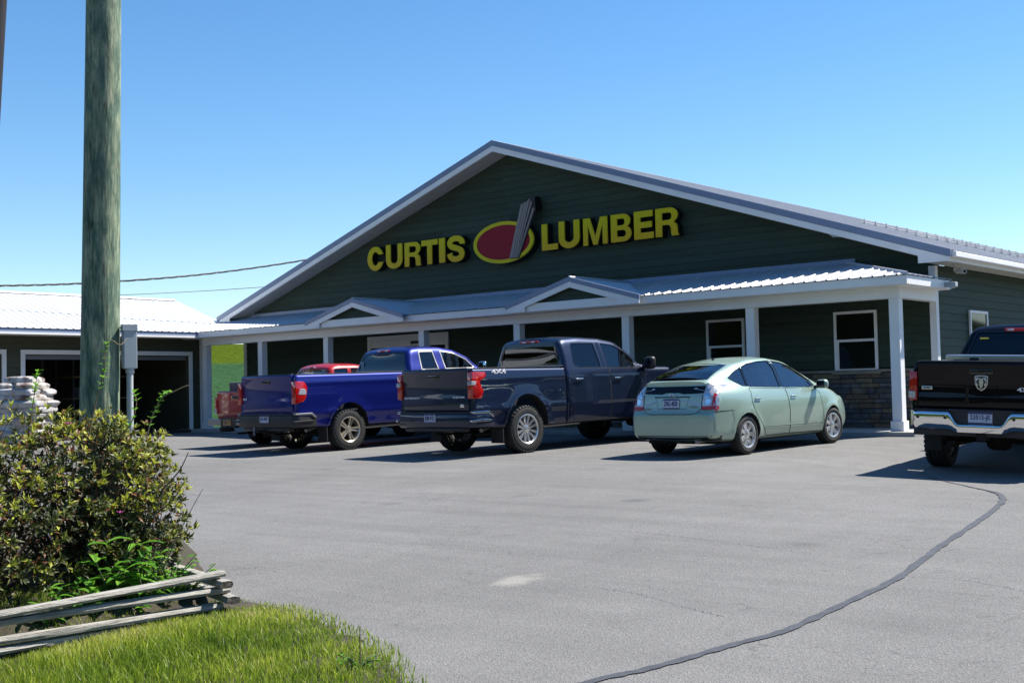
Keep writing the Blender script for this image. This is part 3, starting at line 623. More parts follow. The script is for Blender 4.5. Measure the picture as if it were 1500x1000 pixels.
# front wall pieces round three bays
bays = [(19.34, 21.78), (16.62, 18.9), (12.2, 15.98), (8.6, 11.8), (4.8, 8.0)]
segs = []; y = BY1-.0
for a, b in bays: segs.append((b, y)); y = a
segs.append((BY0, y))
fw = MB()
for a, b in segs: fw.box(BX-.15, BX, a, b, -.5, 2.18)
fw.box(BX-.15, BX, BY0, BY1, 2.181, 3.0)
wallb = fw.build('front_wall', 'siding_barn', barn)
def bboard(y0, y1, z0, z1): MB().hexa([(BX+.02, y0, z0), (BX+.02, y1, z0), (BX+.001, y1, z0), (BX+.001, y0, z0)], [(BX+.006, y0, z1), (BX+.006, y1, z1), (BX+.001, y1, z1), (BX+.001, y0, z1)]).build('siding_board', 'siding_barn', wallb)
z = 0.0
while z < 2.16:
    for a, b in segs:
        if b > 11: bboard(a+.12 if a > BY0 else a, (b-.12), z, z+EX-.002)
    z += EX
while z < 2.9: bboard(BY0, BY1-.12, z, z+EX-.002); z += EX
MB().box(BX-.15, BX+.035, BY1-.118, BY1+.03, -.1, 2.66).build('corner_board', 'white_trim', barn, bevel=.004)
MB().box(XB, BX-.151, BY1-.15, BY1-.001, -.3, 2.9).build('end_wall', 'siding_barn', barn)
mb = MB(); mb.prism([(XB, 2.901), (BX-.151, 2.901), (BRX, BRZ-.15)], 'y', BY1-.15, BY1-.001); mb.build('end_gable', 'siding_barn', barn)
MB().box(XB-.15, XB-.001, BY0, BY1, -.5, 2.9).build('back_wall', 'siding_barn', barn)
MB().box(XB, BX-.151, BY0+.0, BY0+.15, -.5, 2.9).build('end_wall', 'siding_barn', barn)
MB().box(XB+.01, BX+.4, BY0+.16, BY1-.16, -.55, -.005).build('barn_floor', 'soil', barn)
for i, (a, b) in enumerate(bays):
    d = empty('bay_door', barn, (BX, 0, 0))
    for nm, g in (('jamb', (.021, .06, a-.12, a, -.1, 2.18)), ('jamb', (.021, .06, b, b+.12, -.1, 2.18)), ('header', (.021, .06, a-.12, b+.12, 2.181, 2.3))):
        MB().box(*g).build(nm, 'white_trim', d, bevel=.004)
    if i < 2:
        MB().box(-.16, -.1, a, b, 2.05, 2.17).build('door_edge', 'steel', d)
        dp = MB().box(-2.6, -.17, a+.03, b-.03, 2.3, 2.34).build('door_panel', 'steel', d)
        for k in range(3): MB().box(-.9+k*.01, -.55, a+.2+k*.7, a+.7+k*.7, 2.27, 2.299).build('door_window', 'paper', dp)
    else:
        for k in range(4): MB().box(-.1, -.06, a, b, -.1+k*.57, -.1+k*.57+.565).build('door_panel', 'door_pale', d, bevel=.01)
broof = empty('roof', barn)
nb = 23; bl = math.hypot(BE-BRX, BRZ-BEZ)
lay_panels(broof, (BE+.02, 23.0-nb*.9144, BEZ), (0, 1, 0), (-1, 0, BS), nb, bl+.02, 'roof_white')
lay_panels(broof, (2*BRX-BE-.02, 23.0, BEZ), (0, -1, 0), (1, 0, BS), nb, bl+.02, 'roof_white')
mb = MB()
for s in (-1, 1): mb.prism([(BRX, BRZ-.012), (BRX+s*(BE-BRX-.04), BEZ-.008), (BRX+s*(BE-BRX-.04), BEZ-.07), (BRX, BRZ-.09)], 'y', 23.0-nb*.9144+.02, 22.96)
mb.build('roof_deck', 'soffit', broof)
mb = MB(); mb.prism([(BRX-.17, BRZ-.02), (BRX, BRZ+.05), (BRX+.17, BRZ-.02)], 'y', 23.0-nb*.9144, 23.02); mb.build('ridge_cap', 'roof_white', broof)
for s in (-1, 1):
    mb = MB(); mb.prism([(BRX, BRZ+.03), (BRX+s*(BE-BRX+.03), BEZ+.02), (BRX+s*(BE-BRX+.03), BEZ-.14), (BRX, BRZ-.13)], 'y', 22.97, 23.02); mb.build('rake_trim', 'white_trim', broof)
MB().box(BE-.03, BE+.0, 23.0-nb*.9144, 22.96, BEZ-.11, BEZ-.008).build('eave_fascia', 'rake_metal', broof)
MB().box(BE-.03, BE+.03, 23.0-nb*.9144, 21.46, BEZ-.165, BEZ-.111).build('eave_trim', 'white_trim', broof)
MB().box(BX+.03, BE-.031, 23.0-nb*.9144, 22.9, BEZ-.16, BEZ-.13).build('eave_soffit', 'soffit', broof)
# things stored inside
def shelf(x, y, label):
    t = thing('storage_rack', label, 'shelf', (x, y, 0))
    for dx in (-.5, .5):
        for dy in (-1.0, 1.0): MB().box(dx-.03, dx+.03, dy-.03, dy+.03, 0, 2.2).build('upright', 'shelf', t)
    for zz in (.3, .95, 1.6): MB().box(-.55, .55, -1.05, 1.05, zz, zz+.05).build('shelf_board', 'pallet', t)
shelf(-34.5, 20.6, 'dark storage rack standing inside the right hand barn bay'); shelf(-34.5, 17.6, 'dark storage rack standing inside the left hand barn bay')
random.seed(5)
for i, (y, z0, s, lab) in enumerate([(20.2, 1.005, .35, 'pale carton on the middle shelf of the right hand rack'), (21.1, .355, .4, 'dark carton on the lowest shelf of the right hand rack'), (17.3, 1.005, .4, 'carton on the middle shelf of the left hand rack')]):
    c = thing('carton', lab, 'box', (-34.4, y, z0)); MB().box(-.25, .25, -s/2, s/2, 0, s*.9).build('box_body', 'paper' if i == 0 else 'shelf', c, bevel=.006); MB().box(-.252, .252, -.03, .03, s*.9+.001, s*.9+.004).build('tape', 'bag_brown', c)
# pallet of bagged goods under stretch wrap, in front of the barn
pal = thing('wrapped_pallet', 'tall pallet of bagged goods in white stretch wrap before the barn', 'pallet', (-28.55, 15.15, gz(-28.55, 15.15)), (0, 0, RAD(35)))
for k in range(5): MB().box(-.55+k*.24, -.41+k*.24, -.55, .55, .1, .125).build('deck_board', 'pallet', pal)
for k in range(3): MB().box(-.55, .57, -.55+k*.5, -.45+k*.5, 0, .099).build('stringer', 'pallet', pal)
random.seed(3)
for L in range(11):
    zz = .13+L*.142
    for q in range(2):
        b = MB(); n = 26; m_ = 9; sx, sy, szz = .60+random.uniform(-.03, .05), .30, .108
        vs = []; rr = random.random()*9
        for i in range(m_+1):
            ph = math.pi*i/m_-math.pi/2
            for j in range(n):
                th = 2*math.pi*j/n; c = abs(math.cos(ph))**.45; cx = math.copysign(abs(math.cos(th))**.4, math.cos(th)); cy = math.copysign(abs(math.sin(th))**.4, math.sin(th))
                k = 1+.09*noise.noise((th*1.3+rr, ph*2, L))+.03*noise.noise((th*5+rr, ph*6, L)); vs.append((sx*c*cx*k, sy*c*cy*k+(-.28 if q else .28), szz*math.copysign(abs(math.sin(ph))**.7, math.sin(ph))*k+.085))
        b.add(vs, [(i*n+j, i*n+(j+1) % n, (i+1)*n+(j+1) % n, (i+1)*n+j) for i in range(m_) for j in range(n)])
        o = b.build('bag', 'bag_brown' if L in (7, 9, 10) else 'wrap', pal, smooth=True); sc_ = {8: .93, 9: .82, 10: .62}.get(L, 1); o.scale = (sc_, sc_, 1); o.location = (random.uniform(-.05, .05), random.uniform(-.04, .04), zz); o.rotation_euler = (0, 0, random.uniform(-.05, .05)+(math.pi/2 if L % 2 else 0))
# ---------------------------------------------------------------- vehicle toolkit
def fillet(poly, closed=False, step=.03):
    """poly of (y, z, r): straight runs joined by arcs, sampled"""
    out = []; n = len(poly)
    for i in range(n):
        p = Vector(poly[i][:2]); r = poly[i][2] if len(poly[i]) > 2 else 0
        if (not closed and i in (0, n-1)) or r <= 0: out.append(p); continue
        a = Vector(poly[(i-1) % n][:2]); b = Vector(poly[(i+1) % n][:2]); u = (a-p); v = (b-p); la, lb = u.length, v.length; u.normalize(); v.normalize()
        ang = math.acos(max(-1, min(1, u.dot(v)))); t = min(r/max(math.tan(ang/2), 1e-3), la*.49, lb*.49)
        p0, p1 = p+u*t, p+v*t
        for k in range(9):
            s = k/8; out.append((1-s)**2*p0+2*s*(1-s)*p+s*s*p1)
    return out
def resample(pts, n):
    d = [0]
    for a, b in zip(pts, pts[1:]): d.append(d[-1]+(b-a).length)
    out = []; j = 0
    for k in range(n+1):
        t = d[-1]*k/n
        while j < len(d)-2 and d[j+1] < t: j += 1
        s = (t-d[j])/max(d[j+1]-d[j], 1e-9); out.append(pts[j].lerp(pts[j+1], min(1, max(0, s))))
    return out
def by_progress(top, bot, n):
    """n+1 matching samples of both chains: mix of arc length and y progress so that columns stay upright"""
    def para(pts):
        d = [0]
        for a, b in zip(pts, pts[1:]): d.append(d[-1]+abs(b.x-a.x)+.35*abs(b.y-a.y))
        return [x/d[-1] for x in d]
    res = []
    for pts in (top, bot):
        d = para(pts); out = []; j = 0
        for k in range(n+1):
            t = k/n
            while j < len(d)-2 and d[j+1] < t: j += 1
            s = (t-d[j])/max(d[j+1]-d[j], 1e-9); out.append(pts[j].lerp(pts[j+1], min(1, max(0, s))))
        res.append(out)
    return res
def hull(top, bot, W, r, crown=.0, n=90, K=22, M_=6):
    """closed solid: half width x = W(y, z) over the side silhouette, edges rounded by r, strip across with a crown"""
    T, B = by_progress(resample(fillet(top), 500), resample(fillet(bot), 500), n)
    loop = T+B[-2:0:-1]; NL = len(loop)
    rows = [(1-math.cos(math.pi*k/K))/2 for k in range(K+1)]
    segs = [(loop[i], loop[(i+1) % NL]) for i in range(NL)]
    def dist(p):
        best = 9
        for a, b in segs:
            if abs(a.x-p.x) > best+.3 and abs(b.x-p.x) > best+.3: continue
            ab = b-a; t = max(0, min(1, (p-a).dot(ab)/max(ab.length_squared, 1e-12))); d = (a+ab*t-p).length
            if d < best: best = d
        return best
    def X(p, edge=False):
        d = 0 if edge else dist(p); rr = r(p.x, p.y) if callable(r) else r
        e = 0 if d >= rr else rr-math.sqrt(max(0, rr*rr-(rr-d)**2)); return max(W(p.x, p.y)-e, .02)
    vs = []; fs = []; gi = {}
    def vert(key, co):
        if key not in gi: gi[key] = len(vs); vs.append(co)
        return gi[key]
    def lid(i, k):   # loop index of a boundary grid node or None
        if k == 0 or i in (0, n): return i if k == 0 or i in (0, n) else None
        if k == K: return NL-i
        return None
    side = {}
    for i in range(n+1):
        for k in range(K+1):
            li = lid(i, k)
            if li is not None: continue
            p = T[i].lerp(B[i], rows[k]); x = X(p)
            for s in (1, -1): side[i, k, s] = vert(('s', i, k, s), (s*x, p.x, p.y))
    xe = [X(p, True) for p in loop]
    nrm = []
    cen = sum(loop, Vector((0, 0)))/NL
    for i in range(NL):
        t = loop[(i+1) % NL]-loop[i-1]; nn = Vector((-t.y, t.x)); nn = nn.normalized() if nn.length > 1e-9 else Vector((0, 0))
        nrm.append(nn)
    # orient outwards
    if sum((loop[i]-cen).dot(nrm[i]) for i in range(NL)) < 0: nrm = [-q for q in nrm]
    st = {}
    for i in range(NL):
        for j in range(2*M_+1):
            f = 1-j/M_; x = xe[i]*f; c = crown(loop[i].x, loop[i].y) if callable(crown) else crown; q = loop[i]+nrm[i]*c*(1-f*f)
            st[i, j] = vert(('l', i, j), (x, q.x, q.y))
    def node(i, k, s):
        li = lid(i, k)
        if li is None: return side[i, k, s]
        return st[li % NL, 0 if s > 0 else 2*M_]
    for i in range(n):
        for k in range(K):
            for s in (1, -1):
                q = [node(i, k, s), node(i+1, k, s), node(i+1, k+1, s), node(i, k+1, s)]; u = []
                for a in q:
                    if a not in u: u.append(a)
                if len(u) > 2: fs.append(tuple(u if s < 0 else u[::-1]))
    for i in range(NL):
        for j in range(2*M_): fs.append((st[i, j], st[(i+1) % NL, j], st[(i+1) % NL, j+1], st[i, j+1]))
    me = bpy.data.meshes.new('hull'); me.from_pydata(vs, [], fs); me.update(); recalc(me); return me
def tmp_obj(me): o = bpy.data.objects.new('tmp', me); COL.objects.link(o); return o
def boolean(me, cutters, mats):
    """difference of me with each cutter mesh in turn; cut faces keep the cutter's material"""
    o = tmp_obj(me); cs = []
    for c in cutters:
        co = tmp_obj(c); cs.append(co); md = o.modifiers.new('b', 'BOOLEAN'); md.operation = 'DIFFERENCE'; md.object = co; md.solver = 'EXACT'; md.material_mode = 'TRANSFER'
    dg = bpy.context.evaluated_depsgraph_get(); dg.update(); out = bpy.data.meshes.new_from_object(o.evaluated_get(dg))
    for q in [o]+cs: bpy.data.objects.remove(q)
    return out
def cyl_x(r, x0, x1, cy, cz, n=40, m='underbody', zstretch=1.0):
    mb = MB(); mb.prism([(cy+r*math.cos(2*math.pi*i/n), cz+r*zstretch*math.sin(2*math.pi*i/n)) for i in range(n)], 'x', x0, x1); me = mb.mesh('c'); recalc(me); me.materials.append(M[m]); return me
def prism_me(poly, axis, a, b, m):
    me = MB().prism(poly, axis, a, b).mesh('c'); recalc(me); me.materials.append(M[m]); return me
def join_me(ms):
    bm = bmesh.new()
    for m in ms: bm.from_mesh(m)
    me = bpy.data.meshes.new('j'); bm.to_mesh(me); bm.free(); me.materials.append(ms[0].materials[0]); return me
class Proj:
    """drapes 2D outlines on a body: 'R'/'L' from the sides (y,z), 'B' from behind (x,z), 'T' from above (x,y), 'F' from the front"""
    def __init__(s, me):
        bm = bmesh.new(); bm.from_mesh(me); s.t = BVHTree.FromBMesh(bm); bm.free()
    def hit(s, d, a, b):
        o, v = {'R': ((5, a, b), (-1, 0, 0)), 'L': ((-5, a, b), (1, 0, 0)), 'B': ((a, -9, b), (0, 1, 0)), 'F': ((a, 12, b), (0, -1, 0)), 'T': ((a, b, 6), (0, 0, -1))}[d]
        loc, nr, _, _ = s.t.ray_cast(Vector(o), Vector(v))
        if loc is None: return None, None
        if nr.dot(Vector(v)) > 0: nr = -nr
        return loc, nr
    def patch(s, d, poly, off, thick, step=.06):
        P = [Vector(p) for p in poly]; pts = []; n = len(P)
        for i in range(n):
            a, b = P[i], P[(i+1) % n]; k = max(1, int((b-a).length/step)); pts += [a.lerp(b, t/k) for t in range(k)]
        nb = len(pts); xs = [p.x for p in pts]; ys = [p.y for p in pts]
        def inside(q):
            c = False; j = n-1
            for i in range(n):
                if (P[i].y > q.y) != (P[j].y > q.y) and q.x < (P[j].x-P[i].x)*(q.y-P[i].y)/(P[j].y-P[i].y)+P[i].x: c = not c
                j = i
            return c
        x = min(xs)+step*.5
        inn = []
        while x < max(xs):
            y = min(ys)+step*.5
            while y < max(ys):
                q = Vector((x, y))
                if inside(q) and min((q-p).length for p in pts) > step*.45: inn.append(q)
                y += step
            x += step
        vs, _, tris, _, _, _ = delaunay_2d_cdt(pts+inn, [], [list(range(nb))], 1, 1e-5)
        top = []; low = []; ln = None; last = Vector((0, 0, 1))
        for v in vs:
            loc, nr = s.hit(d, v.x, v.y)
            if loc is None:   # off the edge: nearest point instead
                g = {'R': (1, v.x, v.y), 'L': (-1, v.x, v.y), 'B': (v.x, -1.3, v.y), 'F': (v.x, 5, v.y), 'T': (v.x, v.y, 2)}[d]; loc, nr, _, _ = s.t.find_nearest(Vector(g))
            top.append(loc+nr*off); low.append(loc+nr*(off-thick))
        mb = MB(); N = len(top); mb.add(top+low, [tuple(t) for t in tris])
        if thick: mb.add([], []); mb.f += [(i, N+i, N+(i+1) % nb, (i+1) % nb) for i in range(nb)]; mb.m += [0]*nb
        me = mb.mesh('patch'); recalc(me)
        # face outward
        k = {'R': Vector((1, 0, 0)), 'L': Vector((-1, 0, 0)), 'B': Vector((0, -1, 0)), 'F': Vector((0, 1, 0)), 'T': Vector((0, 0, 1))}[d]
        if sum(p.normal.dot(k)*p.area for p in me.polygons) < 0: me.flip_normals()
        return me
    def part(s, d, poly, off, thick, name, m, parent, label=None, step=.06, smooth=.7):
        me = s.patch(d, poly, off, thick, step); me.materials.append(M[m]); return link(name, me, parent, smooth, 0, label)
    def seam(s, d, path, w=.010, off=.0025, name='panel_gap', m='seam', parent=None, closed=False):
        P = [Vector(p) for p in path]; pts = []
        if closed: P = P+[P[0]]
        for a, b in zip(P, P[1:]):
            k = max(1, int((b-a).length/.03)); pts += [a.lerp(b, t/k) for t in range(k)]
        pts.append(P[-1]); hs = [s.hit(d, p.x, p.y) for p in pts]; hs = [h for h in hs if h[0] is not None]; mb = MB()
        for i, (l, nr) in enumerate(hs):
            t = (hs[min(i+1, len(hs)-1)][0]-hs[max(0, i-1)][0]).normalized(); c = t.cross(nr).normalized()*w/2
            mb.v += [tuple(l+c+nr*off), tuple(l-c+nr*off)]
        for i in range(len(hs)-1): mb.f.append((2*i, 2*i+1, 2*i+3, 2*i+2)); mb.m.append(0)
        me = mb.mesh('seam'); me.materials.append(M[m]); return link(name, me, parent)
def mirror_x(poly): return [(-p[0], p[1]) for p in poly]
WHEEL = {}
def wheel(parent, x, y, r, wd, side, style, steer=0, lug=True):
    """wheel empty > tyre, rim; outer face towards side (+1 right, -1 left)"""
    key = (style, r)
    e = empty('wheel', parent, (x, y, r), (0, 0, (0 if side > 0 else math.pi)+steer))
    if key not in WHEEL:
        h = wd/2; rr = r*.62 if style != 'prius' else r*.66
        mb = MB(); nT = 72
        prof = [(-h*.80, rr), (-h*.98, rr+.02), (-h*1.04, (r+rr)/2), (-h*.93, r-.03), (-h*.78, r-.006), (-h*.5, r), (-h*.46, r-.011), (-h*.38, r-.011), (-h*.34, r), (-h*.04, r), (-h*.02, r-.011), (h*.06, r-.011), (h*.08, r), (h*.34, r), (h*.38, r-.011), (h*.46, r-.011), (h*.5, r), (h*.78, r-.006), (h*.93, r-.03), (h*1.04, (r+rr)/2), (h*.98, rr+.02), (h*.80, rr)]
        mb.lathe_x(prof, nT, closed=False)
        if lug:
            for i in range(36):   # shoulder blocks
                a = 2*math.pi*i/36
                for s_ in (-1, 1):
                    c, s2 = math.cos(a), math.sin(a); c2, s3 = math.cos(a+.095), math.sin(a+.095)
                    q = [(s_*h*.56, r-.004), (s_*h*.82, r-.012), (s_*h*.97, r-.035)]
                    vs = []
                    for (xx, ra) in q:
                        for (cc, ss) in ((c, s2), (c2, s3)):
                            vs += [(xx, ra*cc, ra*ss), (xx+s_*.004, (ra+.012)*cc, (ra+.012)*ss)]
                    mb.add(vs, [(1, 3, 7, 5), (5, 7, 11, 9), (0, 1, 5, 4), (4, 5, 9, 8), (2, 6, 7, 3), (6, 10, 11, 7), (0, 2, 3, 1), (8, 9, 11, 10)])
        ty = mb.build('tyre', 'rubber', e, smooth=.5)
        # rim barrel + lip
        rm = MB(); rm.lathe_x([(h*.82, rr+.004), (h*.98, rr+.006), (h*1.0, rr-.006), (h*.9, rr-.022), (h*.2, rr-.04), (-h*.7, rr-.03), (-h*.8, rr)], 56, closed=False)
        rm.cur = 1; rm.lathe_x([(h*.18, .0), (h*.18, rr-.04)], 40, closed=False); rm.cur = 0
        n = {'silv': 12, 'tundra': 5, 'prius': 7, 'ram': 5, 'red': 5}[style]
        for i in range(n):
            a = 2*math.pi*i/n
            if style == 'silv': pair = (i % 2); a = 2*math.pi*(i//2)/6+(.20 if pair else -.20)-(.03 if pair else -.03); w0, w1, tw = .022, .032, .03 if pair else -.03
            elif style == 'tundra': w0, w1, tw = .045, .040, 0
            elif style == 'prius': w0, w1, tw = .030, .046, 0
            else: w0, w1, tw = .05, .055, 0
            r0, r1 = .045, rr-.012; x0, x1 = h*.72, h*.90; dpt = .03
            def P(rad, off, xx):
                ca, sa = math.cos(a), math.sin(a); return (xx, rad*ca-off*sa, rad*sa+off*ca)
            if style == 'tundra':   # five broad spokes with a groove down the middle
                for s_ in (-1, 1): rm.hexa([P(r0, s_*.003, x0-dpt), P(r0, s_*.036, x0-dpt), P(r1, s_*.058, x1-dpt), P(r1, s_*.010, x1-dpt)], [P(r0, s_*.004, x0-.006), P(r0, s_*.032, x0), P(r1, s_*.05, x1), P(r1, s_*.012, x1-.008)])
            else:
                rm.hexa([P(r0, -w0, x0-dpt), P(r0, w0, x0-dpt), P(r1, w1+tw, x1-dpt), P(r1, -w1+tw, x1-dpt)], [P(r0, -w0*.7, x0), P(r0, w0*.7, x0), P(r1, w1*.75+tw, x1), P(r1, -w1*.75+tw, x1)])
        rm.lathe_x([(h*.5, .07), (h*.74, .066), (h*.80, .04), (h*.81, .0)], 24, closed=False)
        ri = rm.build('rim', ['alloy_warm' if style == 'tundra' else 'alloy', 'underbody'], e, smooth=.5)
        WHEEL[key] = (ty.data, ri.data)
    else:
        for nm, me in zip(('tyre', 'rim'), WHEEL[key]):
            o = bpy.data.objects.new(nm, me); COL.objects.link(o); o.parent = e
    return e
def plate(parent, x, y, z, txt, base='plate_white', ink='plate_navy', tilt=0):
    p = MB().box(-.152, .152, -.004, .004, -.076, .076).build('license_plate', base, parent, bevel=.003); p.location = (x, y, z); p.rotation_euler = (tilt, 0, 0)
    MB().box(-.15, .15, -.0055, -.0045, .052, .074).build('plate_band', ink, p); MB().box(-.15, .15, -.0055, -.0045, -.074, -.06).build('plate_band', ink, p)
    me = text_mesh(txt, .02, .002, .25, .08); me.materials.append(M[ink]); o = link('plate_number', me, p); o.location = (-.125, -.0052, -.038)
    return p
def letters(parent, txt, x, y, z, w, h, m='chrome', bold=.02, dep=.004, rot=None, name='lettering'):
    me = text_mesh(txt, bold, .002, w, h); ys = [v.co.y for v in me.vertices]; y0, y1 = min(ys), max(ys)
    for v in me.vertices: v.co.y = (v.co.y-y1)/(y1-y0)*dep if y1 > y0 else 0
    me.materials.append(M[m]); o = link(name, me, parent); o.location = (x, y, z)
    if rot: o.rotation_euler = rot
    return o
def rounded(name, m, parent, dims, loc, bev, rot=(0, 0, 0), smooth=.8, seg=3):
    a, b, c = dims; o = MB().box(-a/2, a/2, -b/2, b/2, -c/2, c/2).build(name, m, parent, smooth=smooth, bevel=bev, seg=seg); o.location = loc; o.rotation_euler = rot; return o
def seat(parent, x, y, z0, m, back_tilt=.25, h=.62):
    s = empty('seat', parent, (x, y, z0)); rounded('seat_cushion', m, s, (.48, .5, .16), (0, .22, 0), .05)
    rounded('seat_back', m, s, (.46, .13, h), (0, -.06-h*.12, h/2), .05, (back_tilt, 0, 0)); rounded('headrest', m, s, (.27, .1, .19), (0, -.10-h*.26, h+.1), .045, (back_tilt, 0, 0))
# ---------------------------------------------------------------- pale green hatchback
def slope_rot(y, dx=0): return math.atan(.048-2*.000745*y)
def place(o, X, Y, th, roll=0, span=2.7):
    o.location = (X, Y, gz(X, Y)); t = RAD(th); fy = Y+math.cos(t)*span; fx = X-math.sin(t)*span
    p = math.atan((gz(fx, fy)-gz(X, Y))/span); o.rotation_mode = 'XYZ'
    o.matrix_world = Matrix.Translation((X, Y, gz(X, Y))) @ Matrix.Rotation(t, 4, 'Z') @ Matrix.Rotation(p, 4, 'X') @ Matrix.Rotation(roll, 4, 'Y')
def make_hatch():
    car = thing('hatchback_car', 'pale green hatchback parked nose-in before the right half of the porch', 'car')
    top = [(-.86, .52), (-.855, .66, .03), (-.80, .70, .02), (-.755, .95, .1), (-.66, 1.11, .02), (-.71, 1.135, .012), (-.69, 1.165, .02), (-.32, 1.30, .4), (.15, 1.42, .6), (.65, 1.49, .7), (1.15, 1.50, .8), (1.6, 1.44, .6), (2.1, 1.21, .3), (2.45, 1.03, .35), (2.85, .92, .4), (3.2, .79, .3), (3.43, .62, .12), (3.5, .45)]
    bot = [(-.86, .52), (-.84, .30, .07), (-.55, .24, .1), (0, .22), (2.7, .2), (3.3, .2, .1), (3.47, .3, .06), (3.5, .45)]
    tab = [(.18, .76), (.26, .815), (.38, .85), (.45, .852), (.6, .862), (.75, .862), (.9, .845), (.99, .815), (1.06, .775), (1.25, .685), (1.4, .615), (1.5, .56)]
    def W(y, z):
        w = lerp_tab(tab, z)
        if y < .2: w *= 1-.12*((.2-y)/1.06)**2.3
        if y > 2.4: w *= 1-.22*((y-2.4)/1.1)**2.2
        if z > .95 and y < .9: w *= 1-.10*sstep(.9, -.7, y)*sstep(.95, 1.2, z)
        if z > .95 and y > 1.6: w *= 1-.06*sstep(1.6, 2.5, y)*sstep(.95, 1.3, z)
        for cy in (0, 2.7):
            d = math.hypot(y-cy, z-.31); w += .018*math.exp(-((d-.36)/.05)**2)
        return w
    h0 = hull(top, bot, W, lambda y, z: .12 if z > .8 else .07, crown=lambda y, z: .035 if z > .8 else .03, n=100, K=24)
    pj = Proj(h0); h0.materials.append(M['paint_green'])
    Q = [(-.20, 1.20), (-.05, 1.27), (.10, 1.325), (.22, 1.36), (.17, 1.06), (.04, 1.07), (-.08, 1.13)]
    RD = [(.255, 1.365), (.45, 1.41), (.75, 1.44), (1.07, 1.45), (1.12, 1.3), (1.09, 1.02), (.205, 1.055)]
    FD = [(1.2, 1.445), (1.45, 1.415), (1.7, 1.335), (1.95, 1.2), (2.08, 1.11), (2.06, 1.0), (1.18, 1.015)]
    arch = join_me([cyl_x(.345, s*.5, s*1.1, cy, .31) for cy in (0, 2.7) for s in (1, -1)])
    cav = hull([(-.45, 1.12), (-.38, 1.16, .05), (-.1, 1.29, .3), (.2, 1.37, .3), (.65, 1.43, .5), (1.15, 1.44, .5), (1.55, 1.385, .4), (2.1, 1.14, .1), (2.25, 1.04)], [(-.45, 1.12), (-.4, .98, .05), (.0, .9, .1), (.3, .55, .1), (2.0, .5, .1), (2.25, .9, .1), (2.25, 1.04)], lambda y, z: W(y, z)-.05, .05, n=40, K=10, M_=3); cav.materials.append(M['seat_cloth'])
    wins = join_me([prism_me(p, 'x', -1.2, 1.2, 'plastic') for p in (Q, RD, FD)])
    RG = [(-.52, 1.195), (-.5, 1.185), (.5, 1.185), (.52, 1.195), (.5, 1.30), (.44, 1.41), (-.44, 1.41), (-.5, 1.30)]
    rgc = prism_me([(x, z) for x, z in RG], 'y', -1.2, .12, 'plastic')
    body_me = boolean(h0, [cav, arch, wins, rgc], None)
    body = link('body', body_me, car, .5)
    for sd in 'RL':
        for nm, p in (('quarter_window', Q), ('door_window', RD), ('door_window', FD)): pj.part(sd, p, -.006, 0, nm, 'glass_clear', car, step=.05)
        # black surround of the side glass
        pj.seam(sd, [(.235, 1.37), (.19, 1.06)], .05, .001, 'window_pillar', 'plastic_gloss', car); pj.seam(sd, [(1.12, 1.455), (1.165, 1.3), (1.135, 1.015)], .085, .001, 'window_pillar', 'plastic_gloss', car)
        pj.seam(sd, [(2.07, 1.10), (2.13, 1.0)], .1, .0015, 'window_corner', 'plastic_gloss', car)
        pj.seam(sd, Q[::1]+[], .014, .003, 'window_seal', 'plastic_gloss', car, True); pj.seam(sd, RD, .014, .003, 'window_seal', 'plastic_gloss', car, True); pj.seam(sd, FD, .014, .003, 'window_seal', 'plastic_gloss', car, True)
        rd = [(.17, 1.03), (.145, .82), (.22, .66), (.36, .52), (.47, .40), (.56, .27), (1.27, .265), (1.255, .7), (1.2, .99)]
        fd = [(1.21, .99), (1.265, .7), (1.28, .265), (2.36, .245), (2.35, .6), (2.27, .88), (2.12, .985)]
        for p, hy in ((rd, .31), (fd, 1.40)):
            d = pj.part(sd, p, .002, .003, 'door', 'paint_green', car, step=.07); pj.seam(sd, p, .009, .0032, 'panel_gap', 'seam', d, True)
            l, nn = pj.hit(sd, hy, .86); s = 1 if sd == 'R' else -1
            pj.part(sd, [(hy+.085*math.cos(a*.45), .86+.042*math.sin(a*.45)) for a in range(14)], .0032, 0, 'handle_recess', 'alloy', d, step=.03)
            rounded('door_handle', 'paint_green', d, (.02, .17, .026), l+nn*.02, .01)
        pj.seam(sd, [(.50, .42), (2.34, .395)], .022, .010, 'door_moulding', 'paint_green', car); pj.seam(sd, [(.5, .405), (2.34, .38)], .008, .004, 'panel_gap', 'seam', car)
        pj.seam(sd, [(.5, .255), (2.38, .235)], .02, .008, 'sill_strip', 'chrome' if False else 'paint_green', car)
        pj.seam(sd, [(2.30, .88), (2.9, .62)], .004, .002, 'panel_gap', 'seam', car) if False else None
        pj.seam(sd, [(-.40, .71), (-.84, .69)], .007, .002, 'panel_gap', 'seam', car); pj.seam(sd, [(-.4, .71), (-.345, .55)], .006, .002, 'panel_gap', 'seam', car)
        s = 1 if sd == 'R' else -1
        mr = empty('door_mirror', car, (s*.9, 2.16, 1.03)); rounded('mirror_shell', 'paint_green', mr, (.2, .13, .15), (s*.06, .02, .0), .05, (0, 0, s*-.2)); rounded('mirror_glass', 'plastic_gloss', mr, (.165, .02, .115), (s*.055, -.045, 0), .008, (0, 0, s*-.2)); rounded('mirror_arm', 'plastic', mr, (.12, .07, .05), (-s*.05, .02, -.045), .015)
        # tail lamps: tall clear lens with a red foot, wrapped round the corner
        lampo = [(-.86, 1.12), (-.7, 1.115), (-.6, 1.07), (-.615, .93), (-.70, .755), (-.9, .755)]
        L_ = [(s*.565, 1.125), (s*.66, 1.13), (s*.73, 1.03), (s*.745, .80), (s*.565, .77), (s*.545, .80)]
        tl = empty('tail_lamp', car)
